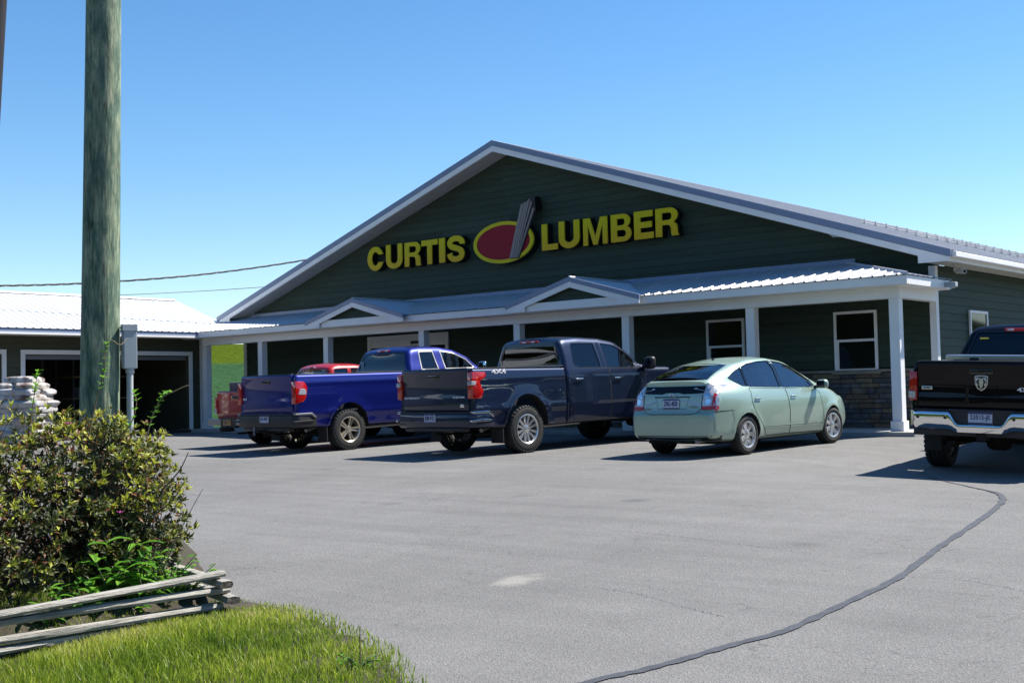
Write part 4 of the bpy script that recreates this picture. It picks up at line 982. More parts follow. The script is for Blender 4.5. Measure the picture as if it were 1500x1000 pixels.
        pj.part(sd, [(-.9, 1.10), (-.75, 1.10), (-.665, 1.03), (-.665, .92), (-.70, .79), (-.9, .79)], .010, .015, 'lens', 'lamp_clear', tl, step=.04)
        pj.part(sd, [(-.9, .789), (-.69, .789), (-.71, .735), (-.9, .735)], .010, .015, 'lens', 'lamp_red', tl, step=.04)
        pj.part('B', [(s*.575, 1.11), (s*.70, 1.10), (s*.76, .98), (s*.76, .79), (s*.565, .79)], .011, .015, 'lens', 'lamp_clear', tl, step=.04)
        pj.part('B', [(s*.56, .789), (s*.77, .789), (s*.77, .735), (s*.55, .735)], .011, .015, 'lens', 'lamp_red', tl, step=.04)
        pj.part('B', [(s*.715, .98), (s*.745, .96), (s*.75, .8), (s*.715, .8)], .0135, 0, 'reflector', 'lamp_red', tl, step=.04)
        for cx_, cz_, rr_ in ((.63, .95, .04), (.655, .855, .045), (.62, 1.045, .03)): pj.part('B', [(s*cx_+rr_*math.cos(a*.45), cz_+rr_*math.sin(a*.45)) for a in range(14)], .0135, 0, 'bulb', 'chrome', tl, step=.03)
    # tail: glazed band, hatch panel, plate recess, bumper
    pj.part('B', [(-.56, 1.095), (.56, 1.095), (.555, .985), (.2, .975), (.12, .995), (-.12, .995), (-.2, .975), (-.555, .985)], .003, .004, 'tail_window', 'win_dark', car, step=.05)
    hatch = pj.part('B', [(-.55, .975), (-.2, .965), (-.12, .985), (.12, .985), (.2, .965), (.55, .975), (.545, .76), (.47, .685), (.36, .665), (-.36, .665), (-.47, .685), (-.545, .76)], .004, .006, 'hatch_panel', 'paint_green', car, step=.05)
    pj.seam('B', [(-.55, .975), (-.545, .76), (-.47, .685), (-.36, .665), (.36, .665), (.47, .685), (.545, .76), (.55, .975)], .012, .0045, 'panel_gap', 'seam', hatch)
    pj.part('B', [(-.31, .925), (.31, .925), (.27, .745), (-.25, .745)], .0048, 0, 'plate_recess', 'paint_green', hatch, step=.05)
    pj.seam('B', [(-.33, .93), (.33, .93)], .018, .012, 'hatch_grip', 'plastic', hatch)
    pj.seam('B', [(-.25, .745), (-.31, .925)], .006, .006, 'panel_gap', 'seam', hatch); pj.seam('B', [(.31, .925), (.27, .745), (-.25, .745)], .006, .006, 'panel_gap', 'seam', hatch)
    l, nn = pj.hit('B', 0, .83); plate(hatch, 0, l.y-.018, .83, 'DRG-4830', 'plate_white', 'plate_navy', -.12)
    l, nn = pj.hit('B', 0, .95)
    mb = MB()
    for rx_, rz_ in ((.055, .036), (.022, .034)):
        pts = [(rx_*math.cos(a*math.pi/10), -.004, rz_*math.sin(a*math.pi/10)) for a in range(21)]; mb.tube(pts, .004, 6, False)
    mb.tube([(.034*math.cos(a*math.pi/8), -.004, .015+.012*math.sin(a*math.pi/8)) for a in range(17)], .0035, 6, False)
    o = mb.build('badge', 'chrome', hatch); o.location = (0, l.y-.008, .955)
    l, nn = pj.hit('B', -.45, .74); letters(hatch, 'HYBRID', -.52, l.y-.008, .735, .13, .028, 'steel'); l, nn = pj.hit('B', .42, .76); letters(hatch, 'PRIUS', .33, l.y-.008, .765, .16, .03, 'steel')
    pj.seam('B', [(-.84, .705), (-.56, .735)], .006, .003, 'panel_gap', 'seam', car); pj.seam('B', [(.84, .705), (.56, .735)], .006, .003, 'panel_gap', 'seam', car)
    # hatch glass, spoiler, roof antenna, wiper
    pj2 = pj
    rgp = [(-.52, -.60), (.52, -.60), (.47, -.2), (.43, .06), (-.43, .06), (-.47, -.2)]
    pj.part('T', rgp, -.004, 0, 'rear_window', 'glass_tint', car, step=.05); pj.seam('T', rgp, .03, .002, 'window_seal', 'plastic_gloss', car, True)
    pj.seam('T', [(.28, -.56), (-.30, -.50)], .012, .012, 'rear_wiper', 'plastic', car)
    l, nn = pj.hit('T', 0, .35); mb = MB(); mb.prism([(.30, 0), (.40, 0), (.33, .05), (.315, .05)], 'x', -.012, .012); o = mb.build('roof_antenna', 'plastic', car); o.location = (0, .05, l.z-.012)
    ws = [(-.62, 2.32), (.62, 2.32), (.52, 1.62), (-.52, 1.62)]
    pj.part('T', ws, .002, .003, 'windscreen', 'win_dark', car, step=.07)
    pj.part('B', [(-.78, .335), (.78, .335), (.74, .262), (-.74, .262)], .006, .01, 'rear_valance', 'plastic', car, step=.06)
    rounded('exhaust_pipe', 'steel', car, (.06, .25, .06), (.42, -.68, .24), .02)
    MB().box(-.7, .7, -.5, 3.2, .19, .24).build('underbody', 'underbody', car)
    MB().tube([(-.7, 0, .30), (.7, 0, .30)], .05, 8).build('rear_axle', 'underbody', car); rounded('silencer', 'underbody', car, (.45, .3, .12), (.15, -.42, .25), .04)
    for y in (0, 2.7):
        for s in (1, -1): wheel(car, s*.755, y, .312, .195, s, 'prius', RAD(-6) if y > 1 else 0, lug=False)
    for s in (-.36, .36): seat(car, s, 1.25, .6, 'seat_light')
    rs = empty('seat', car, (0, .25, .6)); rounded('seat_back', 'seat_light', rs, (1.2, .14, .55), (0, -.05, .3), .05, (.3, 0, 0))
    for s in (-.38, .38): rounded('headrest', 'seat_light', rs, (.26, .09, .17), (s, -.16, .66), .04, (.3, 0, 0))
    rounded('dashboard', 'plastic', car, (1.3, .5, .2), (0, 2.05, .9), .06)
    mb = MB(); mb.tube([(.36+.18*math.cos(a*math.pi/12), 1.72+.03*math.sin(a*math.pi/12), .95+.18*math.sin(a*math.pi/12)) for a in range(25)], .014, 6, False); mb.build('steering_wheel', 'plastic', car).location = (-.72, 0, 0)
    for s in (1, -1):
        pj.part('T', [(s*.42, 3.1), (s*.62, 2.95), (s*.68, 2.75), (s*.6, 2.8), (s*.45, 2.98)], .004, .006, 'headlamp', 'lamp_clear', car, step=.05)
    place(car, -10.56, 17.05, -2.5, 0, 2.7)
make_hatch()
# ---------------------------------------------------------------- pickups
def make_truck(name, label, paint_m, g):
    """g: dict of measured geometry in metres from the rear axle (y forward, z up from the ground)"""
    car = thing(name, label, 'pickup')
    y0, yg, rail, wb, hw = g['tail'], g['gap'], g['rail'], g['wb'], g['hw']
    R, sill = g['r'], g['sill']
    tabb = [(.3, hw*.92), (.5, hw*.965), (.8, hw), (1.1, hw), (1.3, hw*.985), (rail, hw*.955)]
    tabc = [(.3, hw*.92), (.5, hw*.965), (.8, hw), (1.1, hw), (g['belt']-.1, hw*.975), (g['belt'], hw*.945), (g['roof']-.3, hw*.86), (g['roof'], hw*.735)]
    def flare(y, z, w):
        for cy in (0, wb):
            d = math.hypot(y-cy, (z-R)*.95); w += g['flare']*math.exp(-((d-g['arch'])/.11)**2)*(1 if z > R*.6 else .4)
        return w
    def Wb(y, z):
        w = lerp_tab(tabb, z)
        for cz, dz, amp in g['crease']: w += amp*math.exp(-((z-cz)/dz)**2)
        return flare(y, z, w)
    def Wc(y, z):
        w = lerp_tab(tabc, z)
        for cz, dz, amp in g['crease']: w += amp*math.exp(-((z-cz)/dz)**2) if z < g['belt']-.05 else 0
        fe = y-(wb+.25)
        if fe > 0: w *= 1-.12*(fe/max(.1, g['nose']-wb-.25))**2
        if z > g['belt']: w *= 1-.05*sstep(g['ws0'], g['cowl'], y)
        return flare(y, z, w)
    # bed
    bt = [(y0, .95), (y0, rail, .03), (yg-.02, rail-g.get('raildrop', .03), .02), (yg-.02, .9)]
    bb = [(y0, .95), (y0+.0, g['bedlow'], .02), (y0+.35, sill+.02, .05), (-.5, sill), (.5, sill), (yg-.02, sill, .02), (yg-.02, .9)]
    h = hull(bt, bb, Wb, .045, 0, n=110, K=32, M_=4); pb = Proj(h); h.materials.append(M[paint_m])
    cutr = [join_me([cyl_x(g['arch'], s*.55, s*1.3, 0, R, zstretch=g.get('archz', 1.0)) for s in (1, -1)]), prism_me([(-.8*hw, .78), (.8*hw, .78), (.8*hw, 2.2), (-.8*hw, 2.2)], 'y', y0+.09, yg-.1, 'plastic')]
    bed = link('bed', boolean(h, cutr, None), car, .5)
    # cab
    ct = [(yg, 1.0), (yg+.0, g['belt']-.02, .05), (yg+.02, g['belt']+.1, .1), (yg+g['back'], g['roof']-.06, .06), (yg+g['back']+.12, g['roof'], .12)]+g['roofline']+[(g['nose']-.35, g['hood']-.03, .2), (g['nose']-.06, g['hood']-.16, .12), (g['nose'], .75)]
    cb = [(yg, 1.0), (yg, sill, .03), (yg+1.2, sill), (wb-.5, sill), (g['nose']-.4, .36, .1), (g['nose']-.05, .42, .08), (g['nose'], .75)]
    hc = hull(ct, cb, Wc, lambda y, z: .10 if z > g['belt'] else .07, crown=lambda y, z: .035 if z > 1.1 and y > yg+.1 else .01, n=110, K=24); pc = Proj(hc); hc.materials.append(M[paint_m])
    cav = hull([(yg+.08, 1.3), (yg+.1+g['back']*.7, g['roof']-.12, .05), (yg+.35+g['back'], g['roof']-.07, .1), (g['ws0']-.1, g['roof']-.09, .1), (g['cowl']-.3, g['belt']+.08, .05), (g['cowl']-.35, 1.1)], [(yg+.08, 1.3), (yg+.08, .75, .05), (g['cowl']-.5, .75, .05), (g['cowl']-.35, 1.1)], lambda y, z: lerp_tab(tabc, z)-.06, .05, n=36, K=10, M_=3); cav.materials.append(M['seat_cloth'])
    wins = join_me([prism_me(p, 'x', -1.4, 1.4, 'plastic') for p in g['windows']])
    cut2 = [cav, join_me([cyl_x(g['arch'], s*.55, s*1.3, wb, R) for s in (1, -1)]), wins, prism_me(g['rearglass'], 'y', yg-.5, yg+.35, 'plastic')]
    cab = link('cab', boolean(hc, cut2, None), car, .5)
    for sd in 'RL':
        s = 1 if sd == 'R' else -1
        for p, gm in zip(g['windows'], g['winmat']):
            pc.part(sd, p, -.007, 0, 'door_window', gm, car, step=.06); pc.seam(sd, p, .022, .003, 'window_seal', g.get('seal', 'plastic_gloss'), car, True)
        for a, b in g['pillars']: pc.seam(sd, [a, b], .085, .0015, 'window_pillar', 'plastic_gloss', car)
        for p, (hy, hz) in zip(g['doors'], g['handles']):
            d = pc.part(sd, p, .002, .003, 'door', paint_m, car, step=.08); pc.seam(sd, p, .010, .0032, 'panel_gap', 'seam', d, True)
            l, nn = pc.hit(sd, hy, hz); pc.part(sd, [(hy+.10*math.cos(a*.45), hz-.005+.035*math.sin(a*.45)) for a in range(14)], .0035, 0, 'handle_recess', 'plastic_gloss', d, step=.03)
            rounded('door_handle', g.get('handlemat', 'chrome'), d, (.024, .22, .03), l+nn*.03, .012)
        my, mz = g['mirror']; mr = empty('door_mirror', car, (s*(hw+.02), my, mz)); rounded('mirror_shell', g.get('mirmat', 'plastic'), mr, (.24, .14, .24), (s*.1, .02, .0), .06, (0, 0, s*-.15)); rounded('mirror_glass', 'plastic_gloss', mr, (.19, .02, .19), (s*.095, -.05, 0), .01, (0, 0, s*-.15)); rounded('mirror_arm', 'plastic', mr, (.16, .08, .07), (-s*.04, .02, -.06), .02)
        # tail lamps wrap the rear corner
        tl = empty('tail_lamp', car)
        a = g['lamp_in']; wo = hw*.995
        lp = MB(); lp.prism(fp(g['lamp']), 'x', s*a, s*(hw+.012)); lp.build('lens', 'lamp_red', tl, bevel=.012, smooth=.6)
        if 'lampclear' in g: lp = MB(); lp.prism(g['lampclear'], 'x', s*a*1.02, s*(hw+.017)); lp.build('reverse_lens', 'lamp_clear', tl, bevel=.008)
        # arch lips
        pts = [(g['arch']*1.02*math.cos(t), R+g['arch']*1.02*g.get('archz', 1)*math.sin(t)) for t in [math.pi*(-.08+1.16*k/24) for k in range(25)]]
        pb.seam(sd, [p for p in pts if p[1] > sill+.01], .05, .012, 'arch_lip', paint_m, car)
        if g.get('flap'):
            MB().box(s*hw*.66, s*hw*.97, -g['arch']-.03, -g['arch']-.015, .2, .62).build('mud_flap', 'rubber', car)
    # rear glass
    rg = g['rearglass']; pc.part('B', rg, -.006, 0, 'rear_window', g['rearmat'], car, step=.08); pc.seam('B', rg, .03, .004, 'window_seal', 'plastic_gloss', car, True)
    l, nn = pc.hit('B', 0, g['roof']-.045)
    cw = g.get('chmsl', .2); ch = rounded('stop_lamp', 'lamp_red', car, (cw*2, .035, .045), (g.get('chx', 0), l.y-.012, g['roof']-.045), .012)
    for dx in (-.12, .12): rounded('cargo_lens', 'lamp_clear', ch, (.09, .012, .03), (dx, -.018, 0), .004)
    # tailgate
    tg = empty('tailgate', car); gi = g['lamp_in']-.012
    prof = [(y0+.06, g['gatelow']), (y0-.02, g['gatelow']), (y0-.028, g['gatelow']+.05), (y0-.026, 1.02), (y0-.016, 1.06), (y0-.018, rail-.22), (y0-.034, rail-.17), (y0-.036, rail-.07), (y0-.05, rail-.02), (y0-.035, rail+.008), (y0+.06, rail+.008)]
    MB().prism(prof, 'x', -gi, gi).build('gate_panel', g.get('gatemat', paint_m), tg, bevel=.008, smooth=.5)
    MB().box(-gi+.02, gi-.02, y0-.028, y0+.05, rail+.0085, rail+.022).build('gate_cap', 'plastic', tg, bevel=.005)
    rounded('gate_handle', 'plastic_gloss', tg, (.3, .03, .075), (0, y0-.032, rail-.12), .012)
    for txt, x, z, w, hh in g.get('text', []): letters(tg, txt, x, y0-.028, z, w, hh, 'sticker', .03, .006)
    for yy in (y0+.02, yg-.1):
        pass
    for s in (1, -1): MB().box(s*hw*.8, s*hw*.93, y0+.03, yg-.03, rail-.01, rail+.014).build('rail_cap', 'plastic', bed, bevel=.006)
    g['bumper'](car, g)
    # underside
    for s in (.42, -.42): MB().box(s-.05, s+.05, y0+.15, g['nose']-.4, R+.06, R+.2).build('frame_rail', 'underbody', car)
    for y in (0, wb):
        MB().tube([(-hw*.8, y, R), (hw*.8, y, R)], .055, 8).build('axle', 'underbody', car); rounded('differential', 'underbody', car, (.34, .32, .3), (.0 if y == 0 else .25, y, R), .1)
    for s in (.55, -.55): MB().tube([(s, -.12, R-.02), (s*.9, .25, R+.55)], .03, 8).build('shock_absorber', 'underbody', car)
    for s in (.5, -.5): MB().box(s-.035, s+.035, -.75, .75, R-.09, R-.05).build('leaf_spring', 'underbody', car)
    mb = MB(); mb.lathe_x([(-.1, .2), (-.12, .3), (-.1, .37), (.1, .37), (.12, .3), (.1, .2)], 28); o = mb.build('spare_tyre', 'rubber', car, smooth=.6); o.rotation_euler = (0, math.pi/2, 0); o.location = (0, -.62 if y0 < -1 else -.5, R+.22)
    MB().tube([(.52, 1.8, R+.02), (.55, .5, R), (.62, -.45, R+.1), (.75, y0+.35, R+.02)], .035, 8).build('exhaust_pipe', 'steel', car); rounded('fuel_tank', 'underbody', car, (.5, 1.0, .3), (-.45, 1.3, R+.15), .06)
    MB().box(-.75, .75, yg+.1, wb-.45, sill-.02, sill+.1).build('floor_pan', 'underbody', car)
    for y in (0, wb):
        for s in (1, -1): wheel(car, s*(hw-.135), y, R, g['tw'], s, g['style'])
    for s in (-.42, .42): seat(car, s, g['seaty'], g.get('seatz', .98), g.get('seatmat', 'seat_cloth'), .2, .66)
    if g.get('rearseat'):
        rs = empty('seat', car, (0, g['rearseat'], .98)); rounded('seat_back', 'seat_cloth', rs, (1.4, .14, .62), (0, -.05, .3), .05, (.15, 0, 0))
        for s in (-.45, .45): rounded('headrest', 'seat_cloth', rs, (.26, .1, .2), (s, -.13, .7), .045, (.15, 0, 0))
    rounded('dashboard', 'plastic', car, (1.5, .45, .3), (0, g['cowl']-.55, g['belt']-.25), .08)
    mb = MB(); mb.tube([(-.42+.19*math.cos(a*math.pi/12), g['cowl']-.85+.04*math.sin(a*math.pi/12), g['belt']-.12+.19*math.sin(a*math.pi/12)) for a in range(25)], .016, 6, False); mb.build('steering_wheel', 'plastic', car)
    pc.part('T', [(-hw*.75, g['cowl']-.06), (hw*.75, g['cowl']-.06), (hw*.64, g['ws0']+.08), (-hw*.64, g['ws0']+.08)], .003, .004, 'windscreen', 'win_dark', car, step=.09)
    for s in (1, -1): pc.part('F', [(s*hw*.55, g['hood']-.22), (s*hw*.86, g['hood']-.22), (s*hw*.86, g['hood']-.38), (s*hw*.55, g['hood']-.38)], .01, .02, 'headlamp', 'lamp_clear', car, step=.07)
    pc.part('F', [(-hw*.5, g['hood']-.2), (hw*.5, g['hood']-.2), (hw*.5, .62), (-hw*.5, .62)], .01, .02, 'grille', 'plastic_gloss', car, step=.08)
    return car, bed, tg, pb, pc
def fp(p): return p
def bump_step(car, g):
    """painted step bumper with corner notches"""
    y0, hw = g['tail'], g['hw']; b = empty('rear_bumper', car)
    def plan(ext): return [(-hw+.0, y0+ext), (-hw-.01, y0+.02), (-hw+.08, y0-.09), (-.5, y0-.13), (.5, y0-.13), (hw-.08, y0-.09), (hw+.01, y0+.02), (hw, y0+ext), (hw-.12, y0+ext), (hw-.12, y0+.06), (-hw+.12, y0+.06), (-hw+.12, y0+ext)]
    MB().prism(plan(.44), 'z', .5, .735).build('bumper_bar', g.get('bumpmat', 'plastic'), b, bevel=.022, smooth=.6)
    MB().prism([(-hw+.03, y0+.03), (-hw+.1, y0-.07), (-.5, y0-.115), (.5, y0-.115), (hw-.1, y0-.07), (hw-.03, y0+.03)], 'z', .736, .765).build('step_pad', 'plastic', b, bevel=.01)
    MB().prism([(-.8, y0-.06), (-.5, y0-.11), (.5, y0-.11), (.8, y0-.06), (.8, y0+.05), (-.8, y0+.05)], 'z', .43, .499).build('bumper_valance', 'plastic', b, bevel=.015)
    for s in (1, -1):
        k = MB(); k.prism([(y0-.10, .60), (y0+.30, .60), (y0+.38, .625), (y0+.30, .64), (y0-.10, .63)], 'x', s*(hw-.03), s*(hw+.022)); k.build('corner_step', g.get('stepmat', 'chrome'), b, bevel=.006)
        k = MB(); k.prism([(y0-.06, .738), (y0+.3, .738), (y0+.42, .66), (y0+.42, .70), (y0+.33, .775), (y0-.06, .775)], 'x', s*(hw-.06), s*(hw+.02)); k.build('bumper_cap', g.get('capmat', 'chrome'), b, bevel=.008)
    plate(b, g['platex'], y0-.138, .665 if 'platez' not in g else g['platez'], g['plate'])
    rounded('hitch_receiver', 'underbody', b, (.1, .25, .09), (0, y0+.02, .42), .012)
S = {}
# dark navy crew cab
def silverado():
    g = dict(tail=-1.22, gap=1.05, rail=1.49, raildrop=.03, wb=3.72, hw=1.0, r=.415, sill=.46, bedlow=.62, belt=1.47, roof=2.0, back=.03, nose=4.72, hood=1.42, cowl=3.28, ws0=2.55,
        roofline=[(1.6, 2.02, .5), (2.2, 1.995, .4), (2.6, 1.93, .25), (2.92, 1.74, .3), (3.2, 1.5, .1), (3.34, 1.43, .1), (3.9, 1.42, .4)], flare=.03, arch=.53, archz=1.18,
        crease=[(1.33, .06, .012), (.80, .05, .014)],
        windows=[[(1.33, 1.50), (1.30, 1.56), (1.36, 1.86), (1.40, 1.90), (1.98, 1.90), (2.0, 1.45), (1.47, 1.455)], [(2.2, 1.45), (2.19, 1.895), (2.5, 1.86), (2.78, 1.72), (2.97, 1.57), (2.98, 1.44)]],
        winmat=['glass_privacy', 'glass_tint'], pillars=[((2.085, 1.91), (2.1, 1.45))],
        doors=[[(1.22, 1.44), (1.19, 1.15), (1.2, .51), (2.2, .50), (2.2, 1.43)], [(2.215, 1.43), (2.215, .50), (3.1, .48), (3.22, .9), (3.2, 1.41)]], handles=[(1.36, 1.25), (2.42, 1.24)],
        mirror=(3.2, 1.50), lamp=[(-1.27, .99), (-1.06, .985), (-1.01, 1.12), (-1.09, 1.25), (-1.07, 1.29), (-.955, 1.345), (-.95, 1.40), (-.97, 1.43), (-1.265, 1.435)], lampclear=[(-1.285, 1.215), (-1.19, 1.215), (-1.19, 1.285), (-1.285, 1.285)], lamp_in=.885,
        rearglass=[(-.76, 1.54), (.76, 1.54), (.66, 1.88), (.6, 1.905), (-.6, 1.905), (-.66, 1.88)], rearmat='glass_privacy', chmsl=.24, gatelow=.78, text=[('SILVERADO', -.83, 1.0, .42, .034), ('CUSTOM', .48, 1.0, .3, .034)],
        bumper=bump_step, bumpmat='paint_navy', plate='KBM-9152', platex=-.02, tw=.28, style='silv', seaty=2.4, rearseat=1.4, flap=True)
    car, bed, tg, pb, pc = make_truck('pickup_truck', 'dark navy crew cab pickup with 4x4 decal parked beside the pale green hatchback', 'paint_navy', g)
    # bedside decal and emblem
    me = text_mesh('4X4', .03, .001, .34, .075)
    for v in me.vertices:
        y = -.78+v.co.x; zz = 1.395+v.co.z; l, nn = pb.hit('R', y, zz); k = v.co.y; v.co = l+nn*.004 if l else Vector((1, y, zz))
    me.materials.append(M['sticker']); link('decal', me, bed)
    rounded('badge', 'chrome', tg, (.1, .01, .05), (.72, -1.254, .87), .004)
    place(car, -14.80, 16.68, -6, 0, 3.72)
silverado()
# bright blue long bed pickup
def tundra():
    g = dict(tail=-1.22, gap=1.62, rail=1.505, raildrop=.005, wb=4.1, hw=1.0, r=.405, sill=.48, bedlow=.6, belt=1.52, roof=2.0, back=.12, nose=4.95, hood=1.47, cowl=3.68, ws0=2.95,
        roofline=[(2.1, 2.02, .5), (2.65, 2.015, .4), (3.02, 1.955, .3), (3.4, 1.81, .3), (3.64, 1.6, .1), (3.75, 1.5, .1), (4.2, 1.47, .4)], flare=.018, arch=.5, archz=1.1,
        crease=[(1.36, .05, .014), (.75, .05, .014)],
        windows=[[(1.97, 1.54), (2.02, 1.9), (2.06, 1.925), (2.40, 1.925), (2.43, 1.54)], [(2.63, 1.545), (2.62, 1.925), (2.95, 1.88), (3.3, 1.735), (3.46, 1.58), (3.47, 1.545)]],
        winmat=['glass_tint', 'glass_clear'], pillars=[], seal='steel',
        doors=[[(1.83, 1.53), (1.83, .53), (2.52, .53), (2.52, 1.53)], [(2.535, 1.53), (2.535, .53), (3.4, .52), (3.52, .9), (3.55, 1.51)]], handles=[(2.0, 1.28), (2.7, 1.28)],
        mirror=(3.52, 1.56), mirmat='chrome', lamp=[(-1.27, .95), (-1.08, .99), (-1.02, 1.06), (-.985, 1.22), (-1.0, 1.31), (-1.06, 1.375), (-1.26, 1.385)], lampclear=[(-1.2, 1.13), (-1.02, 1.12), (-1.015, 1.21), (-1.06, 1.245), (-1.16, 1.235)], lamp_in=.875,
        rearglass=[(-.78, 1.555), (.78, 1.555), (.7, 1.86), (.62, 1.9), (-.62, 1.9), (-.7, 1.86)], rearmat='glass_tint', chmsl=.2, gatelow=.8, text=[('4X4', -.84, 1.04, .14, .045)],
        bumper=bump_step, bumpmat='plastic', stepmat='plastic', capmat='steel', plate='JHL-2407', platex=.06, tw=.275, style='tundra', seaty=2.75, rearseat=1.95, flap=True)
    car, bed, tg, pb, pc = make_truck('pickup_truck', 'bright blue long bed pickup parked between the red and the dark navy pickups', 'paint_blue', g)
    l, nn = pc.hit('B', -.66, 1.66)
    mb = MB()
    for k in range(3): mb.tube([(-.66+.03*math.cos(a*math.pi/8), l.y-.006, 1.62+k*.05+.028*math.sin(a*math.pi/8)) for a in range(17)], .008, 5, False)
    mb.build('window_sticker', 'sticker', car)
    h = empty('tow_hitch', car, (-.33, -1.36, .44)); MB().box(.28, .36, -.12, .2, -.03, .03).build('drawbar', 'underbody', h)
    for k in range(4): o = MB().tube([(.02*math.cos(a*math.pi/5), 0, .024*math.sin(a*math.pi/5)) for a in range(11)], .006, 5, False).build('chain_link', 'galv', h); o.location = (.02, 0, .05-k*.04); o.rotation_euler = (0, 0, k*1.57)
    place(car, -19.27, 16.55, -5, 0, 4.1)
tundra()
# black heavy pickup on the right with chrome bumper
def bump_chrome(car, g):
    y0, hw = g['tail'], g['hw']; b = empty('rear_bumper', car); n = 60
    vs = []; prof = [(.0, .0), (-.035, .012), (-.05, .05), (-.05, .12), (-.045, .17), (-.02, .2), (.03, .21)]
    def bot(x): return .575+.0*x
    rows = []
    for i in range(n+1):
        x = -hw+2*hw*i/n; ax = abs(x); dip = sstep(.40, .27, ax) ; zt = .83-.165*dip; zb = .60-.035*dip-.02*(1 if ax < .85 else 0)+.03*sstep(.9, 1.0, ax/hw)
        yo = y0-.12+.10*(ax/hw)**4+(.10*sstep(.93, 1.0, ax/hw)); row = []
        for dy, t in [(.08, 0), (.0, .02), (-.03, .12), (-.042, .5), (-.05, .82), (-.042, .93), (-.02, .99), (.05, 1.0)]: row.append((x, yo+dy, zb+(zt-zb)*t))
        rows.append(row)
    m = len(rows[0]); mb = MB(); mb.add([p for r in rows for p in r], [(i*m+j, (i+1)*m+j, (i+1)*m+j+1, i*m+j+1) for i in range(n) for j in range(m-1)])
    mb.build('bumper_bar', 'chrome', b, smooth=.9)
    for s in (1, -1): MB().prism([(y0+.0, .62), (y0+.35, .64), (y0+.35, .82), (y0+.0, .83)], 'x', s*(hw-.02), s*(hw+.005)).build('bumper_end', 'chrome', b, bevel=.004)
    MB().box(-.42, .42, y0-.09, y0+.05, .58, .86).build('plate_pocket', 'plastic', b, bevel=.01)
    MB().box(-hw+.05, hw-.05, y0-.06, y0+.1, .5, .585).build('bumper_valance', 'plastic', b, bevel=.01)
    MB().box(-hw+.03, hw-.03, y0-.10, y0+.0, .832, .85).build('step_pad', 'plastic', b)
    for x in (-.8, -.43, .43, .8): MB().tube([(x, y0-.172+.10*(abs(x)/hw)**4, .745), (x, y0-.12, .745)], .02, 12).build('parking_sensor', 'plastic', b)
    plate(b, 0, y0-.096, .75, '23515-JE', 'plate_white', 'plate_navy')
    rounded('hitch_receiver', 'underbody', b, (.1, .3, .1), (0, y0+.05, .5), .012)
    for s in (1, -1):   # tow hooks of pale steel
        pass
